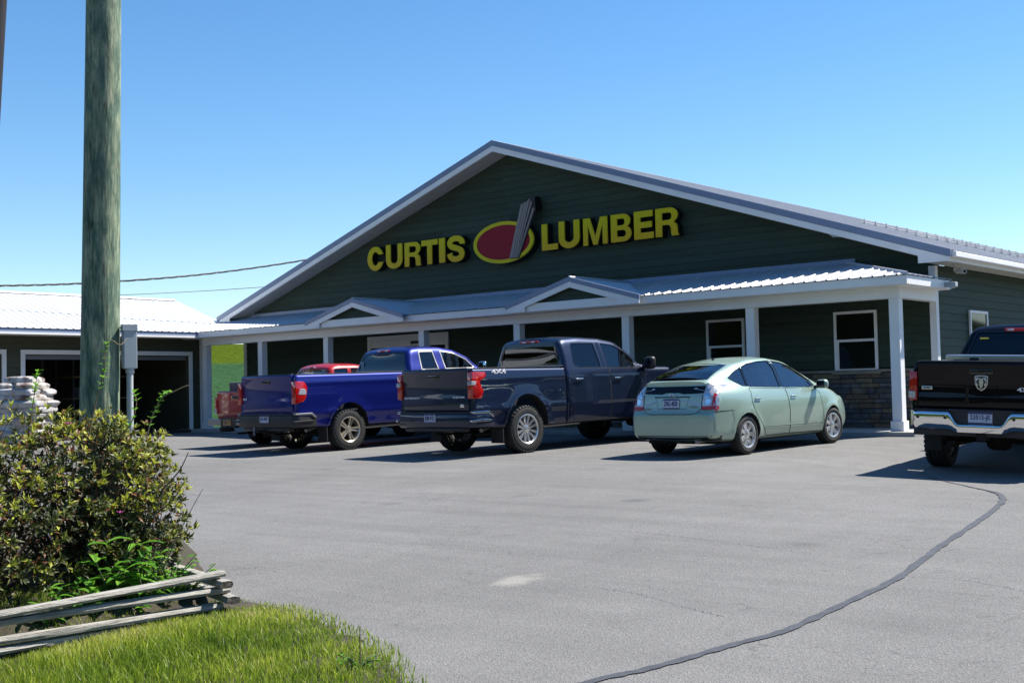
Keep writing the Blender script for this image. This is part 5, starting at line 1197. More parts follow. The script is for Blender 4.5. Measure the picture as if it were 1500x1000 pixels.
def ram():
    g = dict(tail=-1.0, gap=1.0, rail=1.47, raildrop=.02, wb=3.8, hw=.92, r=.41, sill=.55, bedlow=.7, belt=1.47, roof=1.97, back=.2, nose=4.7, hood=1.45, cowl=3.2, ws0=2.6,
        roofline=[(1.7, 1.99, .5), (2.3, 1.96, .3), (2.65, 1.88, .25), (2.95, 1.68, .3), (3.18, 1.5, .1), (3.34, 1.45, .1), (3.9, 1.44, .4)], flare=.03, arch=.5,
        crease=[(1.33, .06, .012), (.80, .05, .014)],
        windows=[[(1.35, 1.5), (1.45, 1.86), (2.0, 1.86), (2.02, 1.48)], [(2.15, 1.48), (2.13, 1.86), (2.5, 1.83), (2.9, 1.56), (2.92, 1.48)]], winmat=['glass_privacy', 'glass_tint'], pillars=[],
        doors=[[(1.2, 1.44), (1.2, .58), (2.08, .57), (2.08, 1.44)], [(2.095, 1.44), (2.095, .57), (3.05, .56), (3.1, 1.43)]], handles=[(1.36, 1.25), (2.3, 1.24)],
        mirror=(3.1, 1.50), lamp=[(-1.05, .96), (-.9, .97), (-.84, 1.05), (-.84, 1.3), (-.9, 1.35), (-1.045, 1.345)], lampclear=[(-1.07, .99), (-.96, .99), (-.96, 1.08), (-1.07, 1.08)], lamp_in=.83,
        rearglass=[(-.70, 1.55), (.70, 1.55), (.60, 1.87), (.54, 1.895), (-.54, 1.895), (-.60, 1.87)], rearmat='glass_privacy', chmsl=.2, gatelow=.86, text=[('4X4', .44, 1.1, .2, .055)],
        bumper=bump_chrome, plate='', platex=0, tw=.29, style='ram', seaty=2.4, rearseat=1.4)
    car, bed, tg, pb, pc = make_truck('pickup_truck', 'black heavy pickup with chrome rear bumper at the right edge', 'paint_black', g)
    # shield emblem with a horned head, and a small badge
    em = empty('emblem', tg, (0, -1.035, 1.21))
    sh = [(-.085, .085), (-.04, .095), (.04, .095), (.085, .085), (.08, -.02), (.05, -.08), (0, -.11), (-.05, -.08), (-.08, -.02)]
    MB().prism(sh, 'y', -.006, .02).build('shield', 'alloy', em, bevel=.003)
    MB().prism([(x*.82, z*.82) for x, z in sh], 'y', -.008, -.0061).build('shield_field', 'plastic_gloss', em)
    MB().prism([(-.022, .055), (.022, .055), (.03, .0), (.014, -.06), (0, -.075), (-.014, -.06), (-.03, .0)], 'y', -.018, -.0081).build('head', 'alloy', em, bevel=.003)
    for s in (1, -1):
        MB().tube([(s*.018, -.012, .05), (s*.045, -.013, .058), (s*.06, -.014, .03), (s*.058, -.014, -.01), (s*.045, -.013, -.04), (s*.036, -.012, -.03)], [.010, .014, .014, .012, .008, .004], 8).build('horn', 'alloy', em, smooth=True)
    bd = rounded('badge', 'alloy', tg, (.14, .012, .05), (-.70, -1.03, 1.13), .005); letters(bd, '2500', -.05, -.007, -.016, .1, .03, 'plastic', .02, .003)
    MB().box(-.82, -.60, -.72, -.70, .28, .66).build('mud_flap', 'rubber', car); MB().box(.60, .82, -.72, -.70, .28, .66).build('mud_flap', 'rubber', car)
    l, nn = pc.hit('B', -.52, 1.82); letters(car, 'o nra', -.56, l.y-.004, 1.81, .12, .025, 'sticker_yellow', .02, .002, name='window_sticker') if False else rounded('window_sticker', 'sticker_yellow', car, (.12, .003, .025), (-.48, l.y-.03, 1.80), .001, (-.35, 0, 0))
    X, Y, th, roll = -5.97, 17.28, 6.0, RAD(2.4)
    t = RAD(th); z0 = gz(X-.8, Y)-.8*math.sin(roll)
    car.matrix_world = Matrix.Translation((X, Y, z0)) @ Matrix.Rotation(t, 4, 'Z') @ Matrix.Rotation(.018, 4, 'X') @ Matrix.Rotation(roll, 4, 'Y')
    # diamond plate tool box across the bed behind the cab
    tb = thing('truck_tool_box', 'diamond plate aluminium tool box across the bed of the black pickup', 'tool box'); tb.matrix_world = car.matrix_world @ Matrix.Translation((0, .72, 0))
    MB().box(-.74, .74, -.24, .24, 1.0, 1.475).build('box_body', 'diamond', tb, bevel=.008); MB().box(-.86, .86, -.27, .25, 1.476, 1.56).build('box_lid', 'diamond', tb, bevel=.015)
    d = MB()
    for i in range(58):
        for j in range(3):
            x = -.845+i*.0295+(.0145 if j % 2 else 0); zz = 1.495+j*.022; a = .7 if (i+j) % 2 else -.7; c, s_ = math.cos(a)*.011, math.sin(a)*.011
            d.hexa([(x-c, -.2705, zz-s_), (x+.3*s_, -.2705, zz-.3*c), (x+c, -.2705, zz+s_), (x-.3*s_, -.2705, zz+.3*c)], [(x-c*.6, -.274, zz-s_*.6), (x+.2*s_, -.274, zz-.2*c), (x+c*.6, -.274, zz+s_*.6), (x-.2*s_, -.274, zz+.2*c)])
    stuff(d.build('tread_plate', 'diamond', tb))
    for x in (-.46, .46): rounded('latch', 'plastic', tb, (.12, .02, .045), (x, -.278, 1.5), .006)
ram()
# small old red pickup
def redtruck():
    g = dict(tail=-1.08, gap=.82, rail=1.2, raildrop=.01, wb=3.0, hw=.84, r=.35, sill=.42, bedlow=.55, belt=1.22, roof=1.72, back=.12, nose=3.85, hood=1.15, cowl=2.55, ws0=2.0,
        roofline=[(1.2, 1.735, .4), (1.7, 1.73, .3), (2.05, 1.68, .2), (2.4, 1.38, .1), (2.58, 1.22, .1), (3.2, 1.15, .4)], flare=.02, arch=.42,
        crease=[(1.1, .04, .008)], windows=[[(1.02, 1.28), (1.06, 1.62), (1.4, 1.63), (1.42, 1.28)], [(1.52, 1.28), (1.52, 1.63), (1.95, 1.62), (2.3, 1.32), (2.3, 1.28)]], winmat=['glass_tint', 'glass_clear'], pillars=[],
        doors=[[(1.47, 1.22), (1.47, .46), (2.4, .45), (2.42, 1.2)]], handles=[(1.62, 1.08)], mirror=(2.2, 1.25), lamp=[(-1.12, .72), (-.96, .72), (-.96, 1.1), (-1.12, 1.1)], lampclear=[(-1.135, .74), (-1.03, .74), (-1.03, .82), (-1.135, .82)], lamp_in=.74,
        rearglass=[(-.62, 1.29), (.62, 1.29), (.55, 1.6), (-.55, 1.6)], rearmat='glass_clear', chmsl=.1, gatelow=.68, bumper=lambda c, g: None, plate='', platex=0, tw=.23, style='red', seaty=1.75, seatz=.72)
    car, bed, tg, pb, pc = make_truck('pickup_truck', 'small old red pickup, leftmost of the row, mostly behind the bright blue pickup', 'paint_red', g)
    b = empty('rear_bumper', car); MB().box(-.86, .86, -1.3, -1.14, .48, .62).build('bumper_bar', 'steel', b, bevel=.015); MB().box(-.3, .3, -1.31, -1.301, .44, .64).build('plate_pocket', 'plastic', b)
    plate(b, -.02, -1.318, .55, 'DXK-771', 'plate_gold', 'plate_navy'); rounded('hitch_receiver', 'underbody', b, (.12, .3, .1), (-.05, -1.3, .4), .01)
    X, Y, th = -21.85, 17.6, -6
    place(car, X, Y, th, 0, 3.0)
    bx = thing('bed_box', 'dark flat case standing in the bed of the small red pickup', 'case'); bx.matrix_world = car.matrix_world @ Matrix.Translation((-.40, -.72, .79))
    MB().box(-.24, .24, -.15, .15, 0, .62).build('case_body', 'shelf', bx, bevel=.02); MB().box(-.25, .25, -.16, .16, .4, .43).build('case_lip', 'plastic', bx)
redtruck()
# ---------------------------------------------------------------- pole, box, wires
def pole_mat():
    m = mat('pole_wood', (.1, .13, .1), .85); n = m.node_tree; p = n.nodes['Principled BSDF']; L = n.links.new
    tc = n.nodes.new('ShaderNodeTexCoord')
    def nz(sc_, s, d=5, ro=.6):
        mp = n.nodes.new('ShaderNodeMapping'); mp.inputs['Scale'].default_value = sc_; L(tc.outputs['Object'], mp.inputs[0]); t = n.nodes.new('ShaderNodeTexNoise'); t.inputs['Scale'].default_value = s; t.inputs['Detail'].default_value = d; t.inputs['Roughness'].default_value = ro; L(mp.outputs[0], t.inputs['Vector']); return t.outputs[0]
    def ramp(src, stops):
        r = n.nodes.new('ShaderNodeValToRGB'); e = r.color_ramp.elements
        while len(e) < len(stops): e.new(.5)
        for k, (a, c) in enumerate(stops): e[k].position = a; e[k].color = (*c, 1)
        L(src, r.inputs[0]); return r.outputs[0]
    c1 = ramp(nz((1, 1, .26), 13, 8, .68), [(.3, (.035, .075, .055)), (.44, (.12, .19, .13)), (.54, (.26, .31, .2)), (.66, (.45, .45, .3))])
    blot = ramp(nz((1, 1, .3), 2.2, 3), [(.42, (.0, .0, .0)), (.62, (1, 1, 1))])
    mx = n.nodes.new('ShaderNodeMix'); mx.data_type = 'RGBA'; mx.inputs[7].default_value = (.035, .075, .055, 1); L(c1, mx.inputs[6])
    mu = n.nodes.new('ShaderNodeMath'); mu.operation = 'MULTIPLY'; mu.inputs[1].default_value = .4; L(blot, mu.inputs[0]); L(mu.outputs[0], mx.inputs[0])
    fine_ = ramp(nz((1, 1, .09), 70, 6, .75), [(.35, (.55, .55, .55)), (.6, (1.15, 1.15, 1.15))]); m3 = n.nodes.new('ShaderNodeMix'); m3.data_type = 'RGBA'; m3.blend_type = 'MULTIPLY'; m3.inputs[0].default_value = 1; L(mx.outputs[2], m3.inputs[6]); L(fine_, m3.inputs[7])
    spl = n.nodes.new('ShaderNodeMath'); spl.operation = 'SUBTRACT'; spl.inputs[1].default_value = .5; L(nz((1, 1, .035), 11, 3, .5), spl.inputs[0]); ab = n.nodes.new('ShaderNodeMath'); ab.operation = 'ABSOLUTE'; L(spl.outputs[0], ab.inputs[0])
    sr = ramp(ab.outputs[0], [(.0, (.12, .12, .12)), (.012, (1, 1, 1))]); m4 = n.nodes.new('ShaderNodeMix'); m4.data_type = 'RGBA'; m4.blend_type = 'MULTIPLY'; m4.inputs[0].default_value = .8; L(m3.outputs[2], m4.inputs[6]); L(sr, m4.inputs[7]); L(m4.outputs[2], p.inputs['Base Color'])
    b = n.nodes.new('ShaderNodeBump'); b.inputs['Strength'].default_value = .8; b.inputs['Distance'].default_value = .012; L(nz((1, 1, .1), 16, 6), b.inputs['Height']); L(b.outputs[0], p.inputs['Normal'])
pole_mat()
t = thing('utility_pole', 'weathered green-stained wooden utility pole rising out of the bush', 'pole')
PB, PT = Vector((-8.715, 5.215, -.75)), Vector((-8.36, 5.205, 9.5))
mb = MB(); vs = []; n = 40; H = 60
for i in range(H+1):
    f = i/H; c = PB.lerp(PT, f); r = .157-.056*f
    for k in range(n):
        a = 2*math.pi*k/n; rr = r*(1+.012*noise.noise((math.cos(a)*2.2, math.sin(a)*2.2, f*5))+.012*noise.noise((math.cos(a)*7, math.sin(a)*7, f*2.5)))
        vs.append((c.x+rr*math.cos(a), c.y+rr*math.sin(a), c.z))
mb.add(vs, [(i*n+k, i*n+(k+1) % n, (i+1)*n+(k+1) % n, (i+1)*n+k) for i in range(H) for k in range(n)]+[tuple(range(H*n, H*n+n))])
mb.build('pole_shaft', 'pole_wood', t, smooth=True)
eb = thing('electrical_box', 'grey metal electrical box with conduit mounted on the right side of the pole', 'box', (-8.47, 5.36, 1.46), (0, 0, AZ-math.pi/2+.35))
MB().box(-.035, .035, -.05, .05, -.335, 0).build('box_body', 'box_grey', eb, bevel=.004)
MB().box(-.028, .028, -.057, -.0501, -.325, -.05).build('box_door', 'box_grey', eb, bevel=.003)
MB().box(-.04, .04, -.062, .055, -.045, .008).build('box_hood', 'box_grey', eb, bevel=.004)
MB().tube([(.0, -.061, -.27), (.0, -.0575, -.27)], .018, 20).build('knockout', 'conduit', eb)
for x in (-.02, .02): MB().tube([(x, -.066, -.02), (x, -.0625, -.02)], .005, 8).build('screw', 'plastic', eb)
MB().tube([(-.0, 0, -.336), (-.0, 0, -.37)], .033, 14).build('conduit_fitting', 'conduit', eb); MB().tube([(-.0, 0, -.371), (-.01, 0, -2.1)], .025, 14).build('conduit_pipe', 'conduit', eb, smooth=True)
dp = thing('leaning_post', 'dark timber post leaning in at the top left edge of the view', 'post')
a, b = Vector((-5.59, 2.925, 4.2)), Vector((-5.93, 2.86, .6)); b2 = b+(b-a)*.335
mb = MB(); mb.tube([b2, b, a, a+(a-b)*.4], [.055, .055, .052, .05], 16); mb.build('post_shaft', 'dark_wood', dp, smooth=True)
MB().box(-6.15, -5.93, 2.73, 2.95, gz(-6, 2.86)-.05, gz(-6, 2.86)+.06).build('post_footing', 'concrete', dp)
def ptray(px, py, d):   # a point at depth d on a sight line, used only to lay things out
    return Vector((0, 0, .875))+(FC+RC*((px-750)/1808.2)-UR*((py-500)/1808.2))*d
def wire(label, P, r, twist):
    w_ = thing('overhead_wire', label, 'wire', (0, 0, 0), group='wires to the store'); pts = crom([tuple(p) for p in P], 14)
    mb = MB()
    if twist:
        for ph in (0, 2.1, 4.2): mb.tube([p+Vector((math.cos(i*.8+ph), math.sin(i*.8+ph)*.3, math.sin(i*.8+ph)))*r*.9 for i, p in enumerate(pts)], r*.6, 6)
    else: mb.tube(pts, r, 6)
    mb.build('strand', 'wire', w_); return w_
wire('thick twisted service cable sloping up behind the pole to the left roof edge', [ptray(-160, 421, 31), ptray(0, 418.5, 33), ptray(110, 415.5, 34.5), ptray(230, 408, 36), ptray(330, 398, 37.5), ptray(440, 382, 39), ptray(520, 366, 40)], .022, True)
wire('thin single wire just above the barn roof', [ptray(-160, 440, 34), ptray(0, 437, 36), ptray(180, 431.8, 38), ptray(300, 426, 40), ptray(380, 420.8, 41), ptray(450, 416, 42)], .011, False)
# ---------------------------------------------------------------- grass island with a planted bed
ISL = [(-8.3, 5.93), (-7.5, 5.42), (-7.2, 5.38), (-6.85, 5.44), (-6.18, 5.35), (-5.6, 5.12), (-5.0, 4.85), (-4.41, 4.46), (-3.9, 3.9), (-3.55, 3.2), (-3.3, 2.2), (-3.2, .8), (-3.6, -1.5), (-14, -1.5), (-14, 4.5), (-11.5, 6.6), (-9.4, 6.6)]
def in_poly(x, y, P=ISL):
    c = False; j = len(P)-1
    for i in range(len(P)):
        if (P[i][1] > y) != (P[j][1] > y) and x < (P[j][0]-P[i][0])*(y-P[i][1])/(P[j][1]-P[i][1])+P[i][0]: c = not c
        j = i
    return c
def edge_d(x, y):
    best = 9; p = Vector((x, y))
    for i in range(len(ISL)):
        a, b = Vector(ISL[i]), Vector(ISL[(i+1) % len(ISL)]); ab = b-a; tt = max(0, min(1, (p-a).dot(ab)/ab.length_squared)); best = min(best, (a+ab*tt-p).length)
    return best
def isl_z(x, y):
    d = edge_d(x, y); z = gz(x, y)+.008+.02*sstep(0, .5, d)
    if x < -7.12: z += .20*sstep(-7.12, -7.6, x)*sstep(.04, .2, d)
    return z+.012*noise.noise((x*3, y*3, 0))*sstep(0, .2, d)
from mathutils.geometry import delaunay_2d_cdt as _cdt
pts = []
for i in range(len(ISL)):
    a, b = Vector(ISL[i]), Vector(ISL[(i+1) % len(ISL)]); k = max(1, int((b-a).length/.15)); pts += [a.lerp(b, j/k)+(Vector((noise.noise((j*.7+i, 0, 0)), noise.noise((j*.7+i, 5, 0))))*.05 if j else Vector((0, 0))) for j in range(k)]
nb = len(pts); xx = -14.0
while xx < -3.2:
    yy = -1.5
    while yy < 7:
        if in_poly(xx, yy) and edge_d(xx, yy) > .08: pts.append(Vector((xx+random.uniform(-.05, .05), yy+random.uniform(-.05, .05))))
        yy += .2
    xx += .2
vv, _, tt, _, _, _ = _cdt(pts, [], [list(range(nb))], 1, 1e-5)
mb = MB(); mb.add([(p.x, p.y, isl_z(p.x, p.y) if i >= nb else gz(p.x, p.y)-.02) for i, p in enumerate(vv)], [tuple(q) for q in tt])
me = mb.mesh('grass_verge'); me.materials.append(M['soil']); struct(link('grass_verge', me, None, True))
def blades(name, N, dens, m, hgt, wid, label=None, seed=1):
    random.seed(seed); V = []; Fc_ = []; T = []
    k = 0
    while k < N:
        x, y = random.uniform(-9.6, -3.2), random.uniform(1.2, 6.4)
        p = dens(x, y)
        if random.random() > p: 
            k += .15; continue
        k += 1
        h = hgt(x, y)*random.uniform(.5, 1.25); w_ = wid*random.uniform(.6, 1.3); a = random.random()*6.283; ln = random.uniform(.05, .65)*h; b = random.random()*6.283
        z = isl_z(x, y)-.01; dx, dy = math.cos(a)*w_, math.sin(a)*w_; lx, ly = math.cos(b)*ln, math.sin(b)*ln; i = len(V)
        V += [(x-dx, y-dy, z), (x+dx, y+dy, z), (x+dx*.75+lx*.35, y+dy*.75+ly*.35, z+h*.6), (x-dx*.75+lx*.35, y-dy*.75+ly*.35, z+h*.6), (x+lx, y+ly, z+h*.96)]
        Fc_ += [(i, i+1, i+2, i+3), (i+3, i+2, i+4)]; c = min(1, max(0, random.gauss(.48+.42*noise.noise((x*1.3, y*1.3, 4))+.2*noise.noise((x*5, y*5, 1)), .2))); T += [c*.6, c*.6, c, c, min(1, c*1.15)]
    me = bpy.data.meshes.new(name); me.from_pydata(V, [], Fc_); me.update(); at = me.attributes.new('tint', 'FLOAT', 'POINT'); at.data.foreach_set('value', T); me.materials.append(M[m]); return link(name, me)
def gd(x, y):
    if not in_poly(x, y): return 0
    # in view only: in front of the rails, plus a thin growth inside the bed
    if x < -6.88: return (.9 if x < -7.05 else .15) if x > -7.7 and y < 5.9 else .06
    e = edge_d(x, y); bare = noise.noise((x*1.6, y*1.6, 9))
    s_ = .35+.65*sstep(0, .3, e)
    if x > -5.3 and y > 3.3 and bare > .12: s_ *= .35
    return s_
def gh(x, y):
    e = edge_d(x, y); return (.045+.055*sstep(0, .9, e))*(1+.5*noise.noise((x*1.1, y*1.1, 2)))*(.4+.6*sstep(-6.86, -6.45, x))
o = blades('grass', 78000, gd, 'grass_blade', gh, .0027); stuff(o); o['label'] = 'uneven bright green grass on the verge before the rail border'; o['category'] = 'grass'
# ---------------------------------------------------------------- split rail border
bd = thing('rail_border', 'low border of stacked grey split rails before the bush', 'fence')
def rail(P0, P1, w_, h_, sag, seed):
    random.seed(seed); n = 26; mb = MB(); vs = []
    P0, P1 = Vector(P0), Vector(P1); d = (P1-P0); L_ = d.length; d.normalize(); sd = d.cross(Vector((0, 0, 1))).normalized(); up = sd.cross(d)
    shp = [(-.5, -.42), (-.1, -.52), (.42, -.46), (.52, -.05), (.44, .40), (.05, .52), (-.42, .44), (-.52, .02)]
    for i in range(n+1):
        f = i/n; c = P0.lerp(P1, f)+up*(-sag*4*f*(1-f))+sd*.012*noise.noise((f*3, seed, 0))
        for k, (u, v) in enumerate(shp):
            q = 1+.14*noise.noise((f*5, k*1.7, seed))+.05*noise.noise((f*22, k*3.1, seed)); vs.append(c+sd*u*w_*q+up*v*h_*q)
    m_ = len(shp); mb.add(vs, [(i*m_+k, i*m_+(k+1) % m_, (i+1)*m_+(k+1) % m_, (i+1)*m_+k) for i in range(n) for k in range(m_)]); mb.cur = 1
    mb.f += [tuple(range(m_)), tuple(range(n*m_, n*m_+m_))[::-1]]; mb.m += [1, 1]
    mb.build('rail', ['rail_wood', 'rail_end'], bd, smooth=.5)
rail((-6.88, 2.798, -0.457), (-6.909, 5.037, -0.502), .08, .042, .006, 2)
rail((-6.919, 2.702, -0.379), (-6.9, 5.086, -0.4), .08, .042, -.006, 3)
rail((-6.871, 2.798, -0.341), (-6.9, 5.052, -0.289), .08, .042, .006, 4)
rail((-6.861, 2.798, -0.524), (-6.929, 4.343, -0.548), .08, .042, .0, 8)
rail((-6.745, 5.028, -0.452), (-8.299, 5.423, -0.423), .09, .048, 0, 5)
rail((-6.765, 4.989, -0.346), (-8.299, 5.356, -0.317), .085, .05, 0, 6)
# ---------------------------------------------------------------- the bush
bush = thing('azalea_bush', 'big bush with dark and yellow-green leaves around the pole foot', 'bush', (0, 0, 0))
random.seed(21)
LOBES = [((-8.15, 4.65, .20), (.66, .75, .60)), ((-8.35, 3.95, .31), (.7, .8, .58)), ((-8.4, 3.2, .28), (.75, .9, .58)), ((-8.35, 2.4, .25), (.8, .9, .6)), ((-7.95, 4.95, .1), (.5, .5, .52)), ((-8.0, 4.0, -.05), (.62, 1.0, .5)), ((-7.85, 3.1, -.05), (.6, 1.0, .5)), ((-8.5, 4.9, .25), (.55, .55, .42)), ((-7.95, 4.75, -.18), (.5, .6, .4))]
V, Fc_, T = [], [], []
def leaf(base, d, up, ln, wd, tint, curl=.25):
    d = d.normalized(); s_ = d.cross(up)
    if s_.length < 1e-3: s_ = d.cross(Vector((1, 0, 0)))
    s_.normalize(); nn = s_.cross(d); i = len(V)
    V.extend([tuple(base), tuple(base+d*ln*.5+s_*wd*.5+nn*wd*.18), tuple(base+d*ln-nn*ln*curl*.5), tuple(base+d*ln*.5-s_*wd*.5+nn*wd*.18), tuple(base+d*ln*.52-nn*0.0)])
    Fc_.extend([(i, i+1, i+4), (i+1, i+2, i+4), (i, i+4, i+3), (i+4, i+2, i+3)]); T.extend([tint]*5)
def flush(name, m, parent, label=None):
    me = bpy.data.meshes.new(name); me.from_pydata(V, [], Fc_); me.update(); at = me.attributes.new('tint', 'FLOAT', 'POINT'); at.data.foreach_set('value', T); me.materials.append(M[m]); o = link(name, me, parent, label=label); V.clear(); Fc_.clear(); T.clear(); return o
TW = []
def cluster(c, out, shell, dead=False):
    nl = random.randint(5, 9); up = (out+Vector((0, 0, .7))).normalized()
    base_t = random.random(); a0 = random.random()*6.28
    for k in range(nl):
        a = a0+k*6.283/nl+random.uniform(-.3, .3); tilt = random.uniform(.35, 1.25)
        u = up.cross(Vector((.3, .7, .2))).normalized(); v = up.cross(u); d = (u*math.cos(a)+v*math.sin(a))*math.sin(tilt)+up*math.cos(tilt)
        if shell > .55: tt = random.choice([random.uniform(.3, .64), random.uniform(.4, .64), random.uniform(.68, .78), random.uniform(.8, 1.0), random.uniform(.8, .95)]) if base_t > .3 and random.random() < .35+.65*sstep(-.1, .5, c.z) else random.uniform(.08, .5)  # pale new growth; its thinning low down puts shade into the leaf colour
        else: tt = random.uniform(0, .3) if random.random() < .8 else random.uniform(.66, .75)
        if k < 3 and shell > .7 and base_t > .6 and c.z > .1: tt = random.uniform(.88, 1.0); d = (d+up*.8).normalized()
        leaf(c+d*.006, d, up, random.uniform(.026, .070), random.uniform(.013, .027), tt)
def inside_any(p, grow=1.0): return any(((p.x-c[0])/(r[0]*grow))**2+((p.y-c[1])/(r[1]*grow))**2+((p.z-c[2])/(r[2]*grow))**2 < 1 for c, r in LOBES)
n = 0
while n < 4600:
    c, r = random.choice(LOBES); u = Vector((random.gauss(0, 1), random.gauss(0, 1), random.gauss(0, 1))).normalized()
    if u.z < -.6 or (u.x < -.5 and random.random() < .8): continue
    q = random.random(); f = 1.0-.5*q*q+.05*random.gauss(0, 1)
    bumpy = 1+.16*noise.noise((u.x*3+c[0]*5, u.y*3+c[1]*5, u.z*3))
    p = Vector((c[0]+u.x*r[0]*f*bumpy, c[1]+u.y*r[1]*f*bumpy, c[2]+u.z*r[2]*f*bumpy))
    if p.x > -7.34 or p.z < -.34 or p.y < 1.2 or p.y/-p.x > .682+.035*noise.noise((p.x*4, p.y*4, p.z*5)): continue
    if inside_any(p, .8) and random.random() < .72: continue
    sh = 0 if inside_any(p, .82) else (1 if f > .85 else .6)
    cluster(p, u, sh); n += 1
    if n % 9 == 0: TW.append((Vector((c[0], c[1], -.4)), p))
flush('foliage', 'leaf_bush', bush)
mb = MB()
for a, p in TW:
    m_ = a.lerp(p, .5)+Vector((random.uniform(-.1, .1), random.uniform(-.1, .1), random.uniform(-.05, .12))); mb.tube([a, a.lerp(m_, .6), m_, m_.lerp(p, .6)+Vector((0, 0, .02)), p], [.009, .007, .005, .004, .002], 5, False)
stuff(mb.build('twigs', 'bark', bush))
for i in range(9):
    y = 2.6+i*.3; b0 = Vector((-8.2+random.uniform(-.2, .2), y, -.45)); MB().tube([b0, b0+Vector((.1, random.uniform(-.1, .1), .3)), b0+Vector((random.uniform(-.2, .4), random.uniform(-.3, .3), .75))], [.02, .015, .008], 7).build('branch', 'bark', bush)
# flowers of the bush
for px, py, d in ((100, 622, 8.15), (176, 752, 8.1)):
    c = ptray(px, py, d); f = empty('flower', bush, tuple(c))
    for k in range(5):
        a = k*1.2566; MB().hexa([(0, 0, 0), (.012*math.cos(a+.6), .012*math.sin(a+.6), .008), (.026*math.cos(a), .026*math.sin(a), .018), (.012*math.cos(a-.6), .012*math.sin(a-.6), .008)], [(0, 0, .002), (.012*math.cos(a+.6), .012*math.sin(a+.6), .010), (.026*math.cos(a), .026*math.sin(a), .020), (.012*math.cos(a-.6), .012*math.sin(a-.6), .010)]).build('petal', 'flower', f)
# long shoots standing out of the bush
def shoot(P, leaves, label, r=.006, m='dry_stalk', lm=.05, name='leafy_shoot'):
    s_ = thing(name, label, 'shoot', (0, 0, 0)); pts = crom([tuple(p) for p in P], 8); mb = MB(); mb.tube(pts, [r*(1-.6*i/len(pts)) for i in range(len(pts))], 6, False); mb.build('stem', m, s_)
    for (f0, f1, k) in leaves:
        for j in range(k):
            p = pts[int((f0+(f1-f0)*j/max(1, k-1))*(len(pts)-1))]
            for q in range(4): a = random.random()*6.28; leaf(p, Vector((math.cos(a), math.sin(a), random.uniform(.2, 1.0))), Vector((0, 0, 1)), lm*random.uniform(.7, 1.2), lm*.4, random.uniform(.5, 1))
    if leaves: flush('leaves', 'leaf_weed', s_)
    return s_
D = 8.55
shoot([ptray(130, 640, D), ptray(138, 600, D), ptray(146, 570, D), ptray(152, 545, D), ptray(153, 520, D), ptray(158, 503, D), ptray(165, 499, D), ptray(176, 505, D), ptray(186, 496, D+.05)], [(.25, .62, 9)], 'thin vine climbing the front of the wooden pole', .007)
shoot([ptray(215, 640, D), ptray(225, 605, D), ptray(238, 582, D), ptray(255, 573, D), ptray(270, 566, D), ptray(277, 564, D)], [(.1, .55, 9)], 'long shoot reaching right from the bush top before the barn door', .006)
shoot([ptray(45, 620, D-.4), ptray(50, 580, D-.4), ptray(55, 545, D-.4)], [(.3, 1, 9)], 'upright leafy shoot on the left of the bush before the wrapped pallet', .005)
shoot([ptray(175, 640, D-.2), ptray(192, 620, D-.2), ptray(200, 590, D-.2), ptray(196, 575, D-.2)], [(.3, 1, 6)], 'short leafy shoot right of the pole below the electrical box', .005)
for i, (P, lab) in enumerate([([(235, 720), (262, 690), (276, 662)], 'bare twig poking out at the upper right of the bush'), ([(215, 760), (250, 735), (270, 705)], 'bare dark twig poking out at the lower right of the bush'), ([(225, 760), (240, 715), (240, 690)], 'curved pale dead stem on the right face of the bush')]):
    shoot([ptray(x, y, 8.3) for x, y in P], [], lab, .006, 'bark' if i < 2 else 'dry_stalk', name='bare_twig')
for i, (P, lab) in enumerate([([(222, 835), (232, 790), (255, 745), (272, 722)], 'tall dry stalk beside the weeds, leftmost of three'), ([(238, 835), (258, 790), (278, 750), (297, 716)], 'tall dry stalk leaning farthest to the right over the asphalt'), ([(230, 838), (250, 800), (280, 770)], 'lowest dry stalk beside the weeds')]):
    shoot([ptray(x, y, 8.2) for x, y in P], [], lab, .0045, 'dry_stalk', name='dry_stalk')
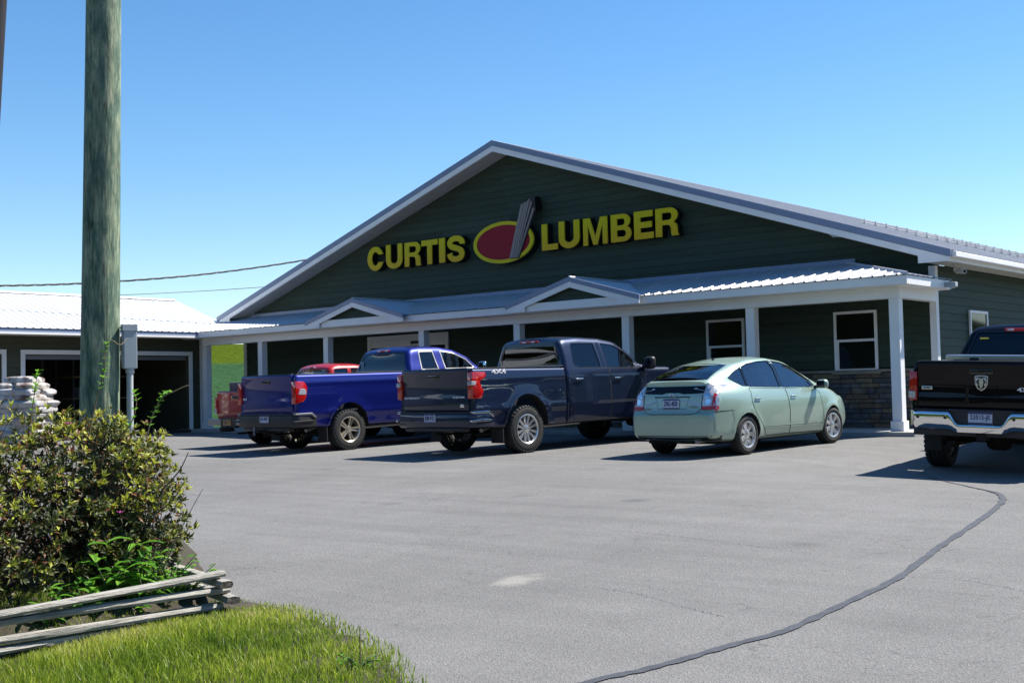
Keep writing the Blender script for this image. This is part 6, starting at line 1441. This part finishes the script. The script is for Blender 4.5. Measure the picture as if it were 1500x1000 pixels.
# ---------------------------------------------------------------- weeds between bush and rails
def weed(x_, y_, n_, ln, wd, label, spread=1.0, m='leaf_weed', rise=.9):
    base = Vector((x_, y_, 0)); w_ = thing('weed_plant', label, 'plant', (0, 0, 0)); z0 = isl_z(base.x, base.y) if in_poly(base.x, base.y) else base.z; base.z = z0
    st = MB()
    for k in range(n_):
        a = random.random()*6.28; h = random.uniform(.25, 1)*rise*ln*2.2; tip = base+Vector((math.cos(a)*.12*spread, math.sin(a)*.12*spread, h)); st.tube([base, base.lerp(tip, .5)+Vector((0, 0, .02)), tip], [.005, .004, .002], 5, False)
        for q in range(5):
            f = .25+.75*q/4; p = base.lerp(tip, f); b = a+q*2.4+random.uniform(-.4, .4); dd = Vector((math.cos(b), math.sin(b), random.uniform(.1, .9)))
            L_ = ln*random.uniform(.6, 1.1); s_ = dd.cross(Vector((0, 0, 1))).normalized(); tt = random.uniform(.15, 1); i0 = len(V); N_ = 5
            for j in range(N_+1):
                g_ = j/N_; c = p+dd.normalized()*L_*g_+Vector((0, 0, -L_*.55*g_*g_)); ww = wd*math.sin(math.pi*min(.97, g_*.93+.05))**.8
                V.extend([tuple(c-s_*ww), tuple(c+Vector((0, 0, -ww*.35))), tuple(c+s_*ww)]); T.extend([tt, tt*.8, tt])
            for j in range(N_):
                o_ = i0+j*3; Fc_.extend([(o_, o_+1, o_+4, o_+3), (o_+1, o_+2, o_+5, o_+4)])
    st.build('stem', 'leaf_stem', w_); flush('leaves', m, w_)
mat('leaf_stem', (.06, .1, .03), .7)
random.seed(4)
weed(-7.36, 4.50, 8, .22, .028, 'broad-leaved green weed with long drooping leaves at the bush foot', 1.3)
weed(-7.34, 4.74, 9, .19, .024, 'broad-leaved green weed right of centre behind the top rail', 1.3)
weed(-7.32, 4.28, 6, .14, .022, 'low green weed at the left behind the top rail')
weed(-7.34, 4.93, 14, .09, .016, 'bushy small-leaved green plant behind the right end of the rails', 1.6, rise=1.6)
weed(-7.30, 5.06, 12, .075, .014, 'small leafy plant nearest the asphalt behind the rails', 1.6, rise=1.5)
weed(-7.30, 4.00, 6, .12, .018, 'low weed near the left edge behind the rails')
weed(-7.24, 4.62, 7, .08, .014, 'small pale weed pushing up between the two broad-leaved weeds', 1.3)
weed(-4.88, 4.43, 5, .05, .008, 'small dark weed at the point of the grass verge', 1.0, rise=.8)
shoot([(-4.87, 4.43, -.58), (-4.872, 4.432, -.45), (-4.868, 4.43, -.33)], [], 'single dark stem standing at the grass edge near the asphalt', .005, 'bark', name='bare_twig')
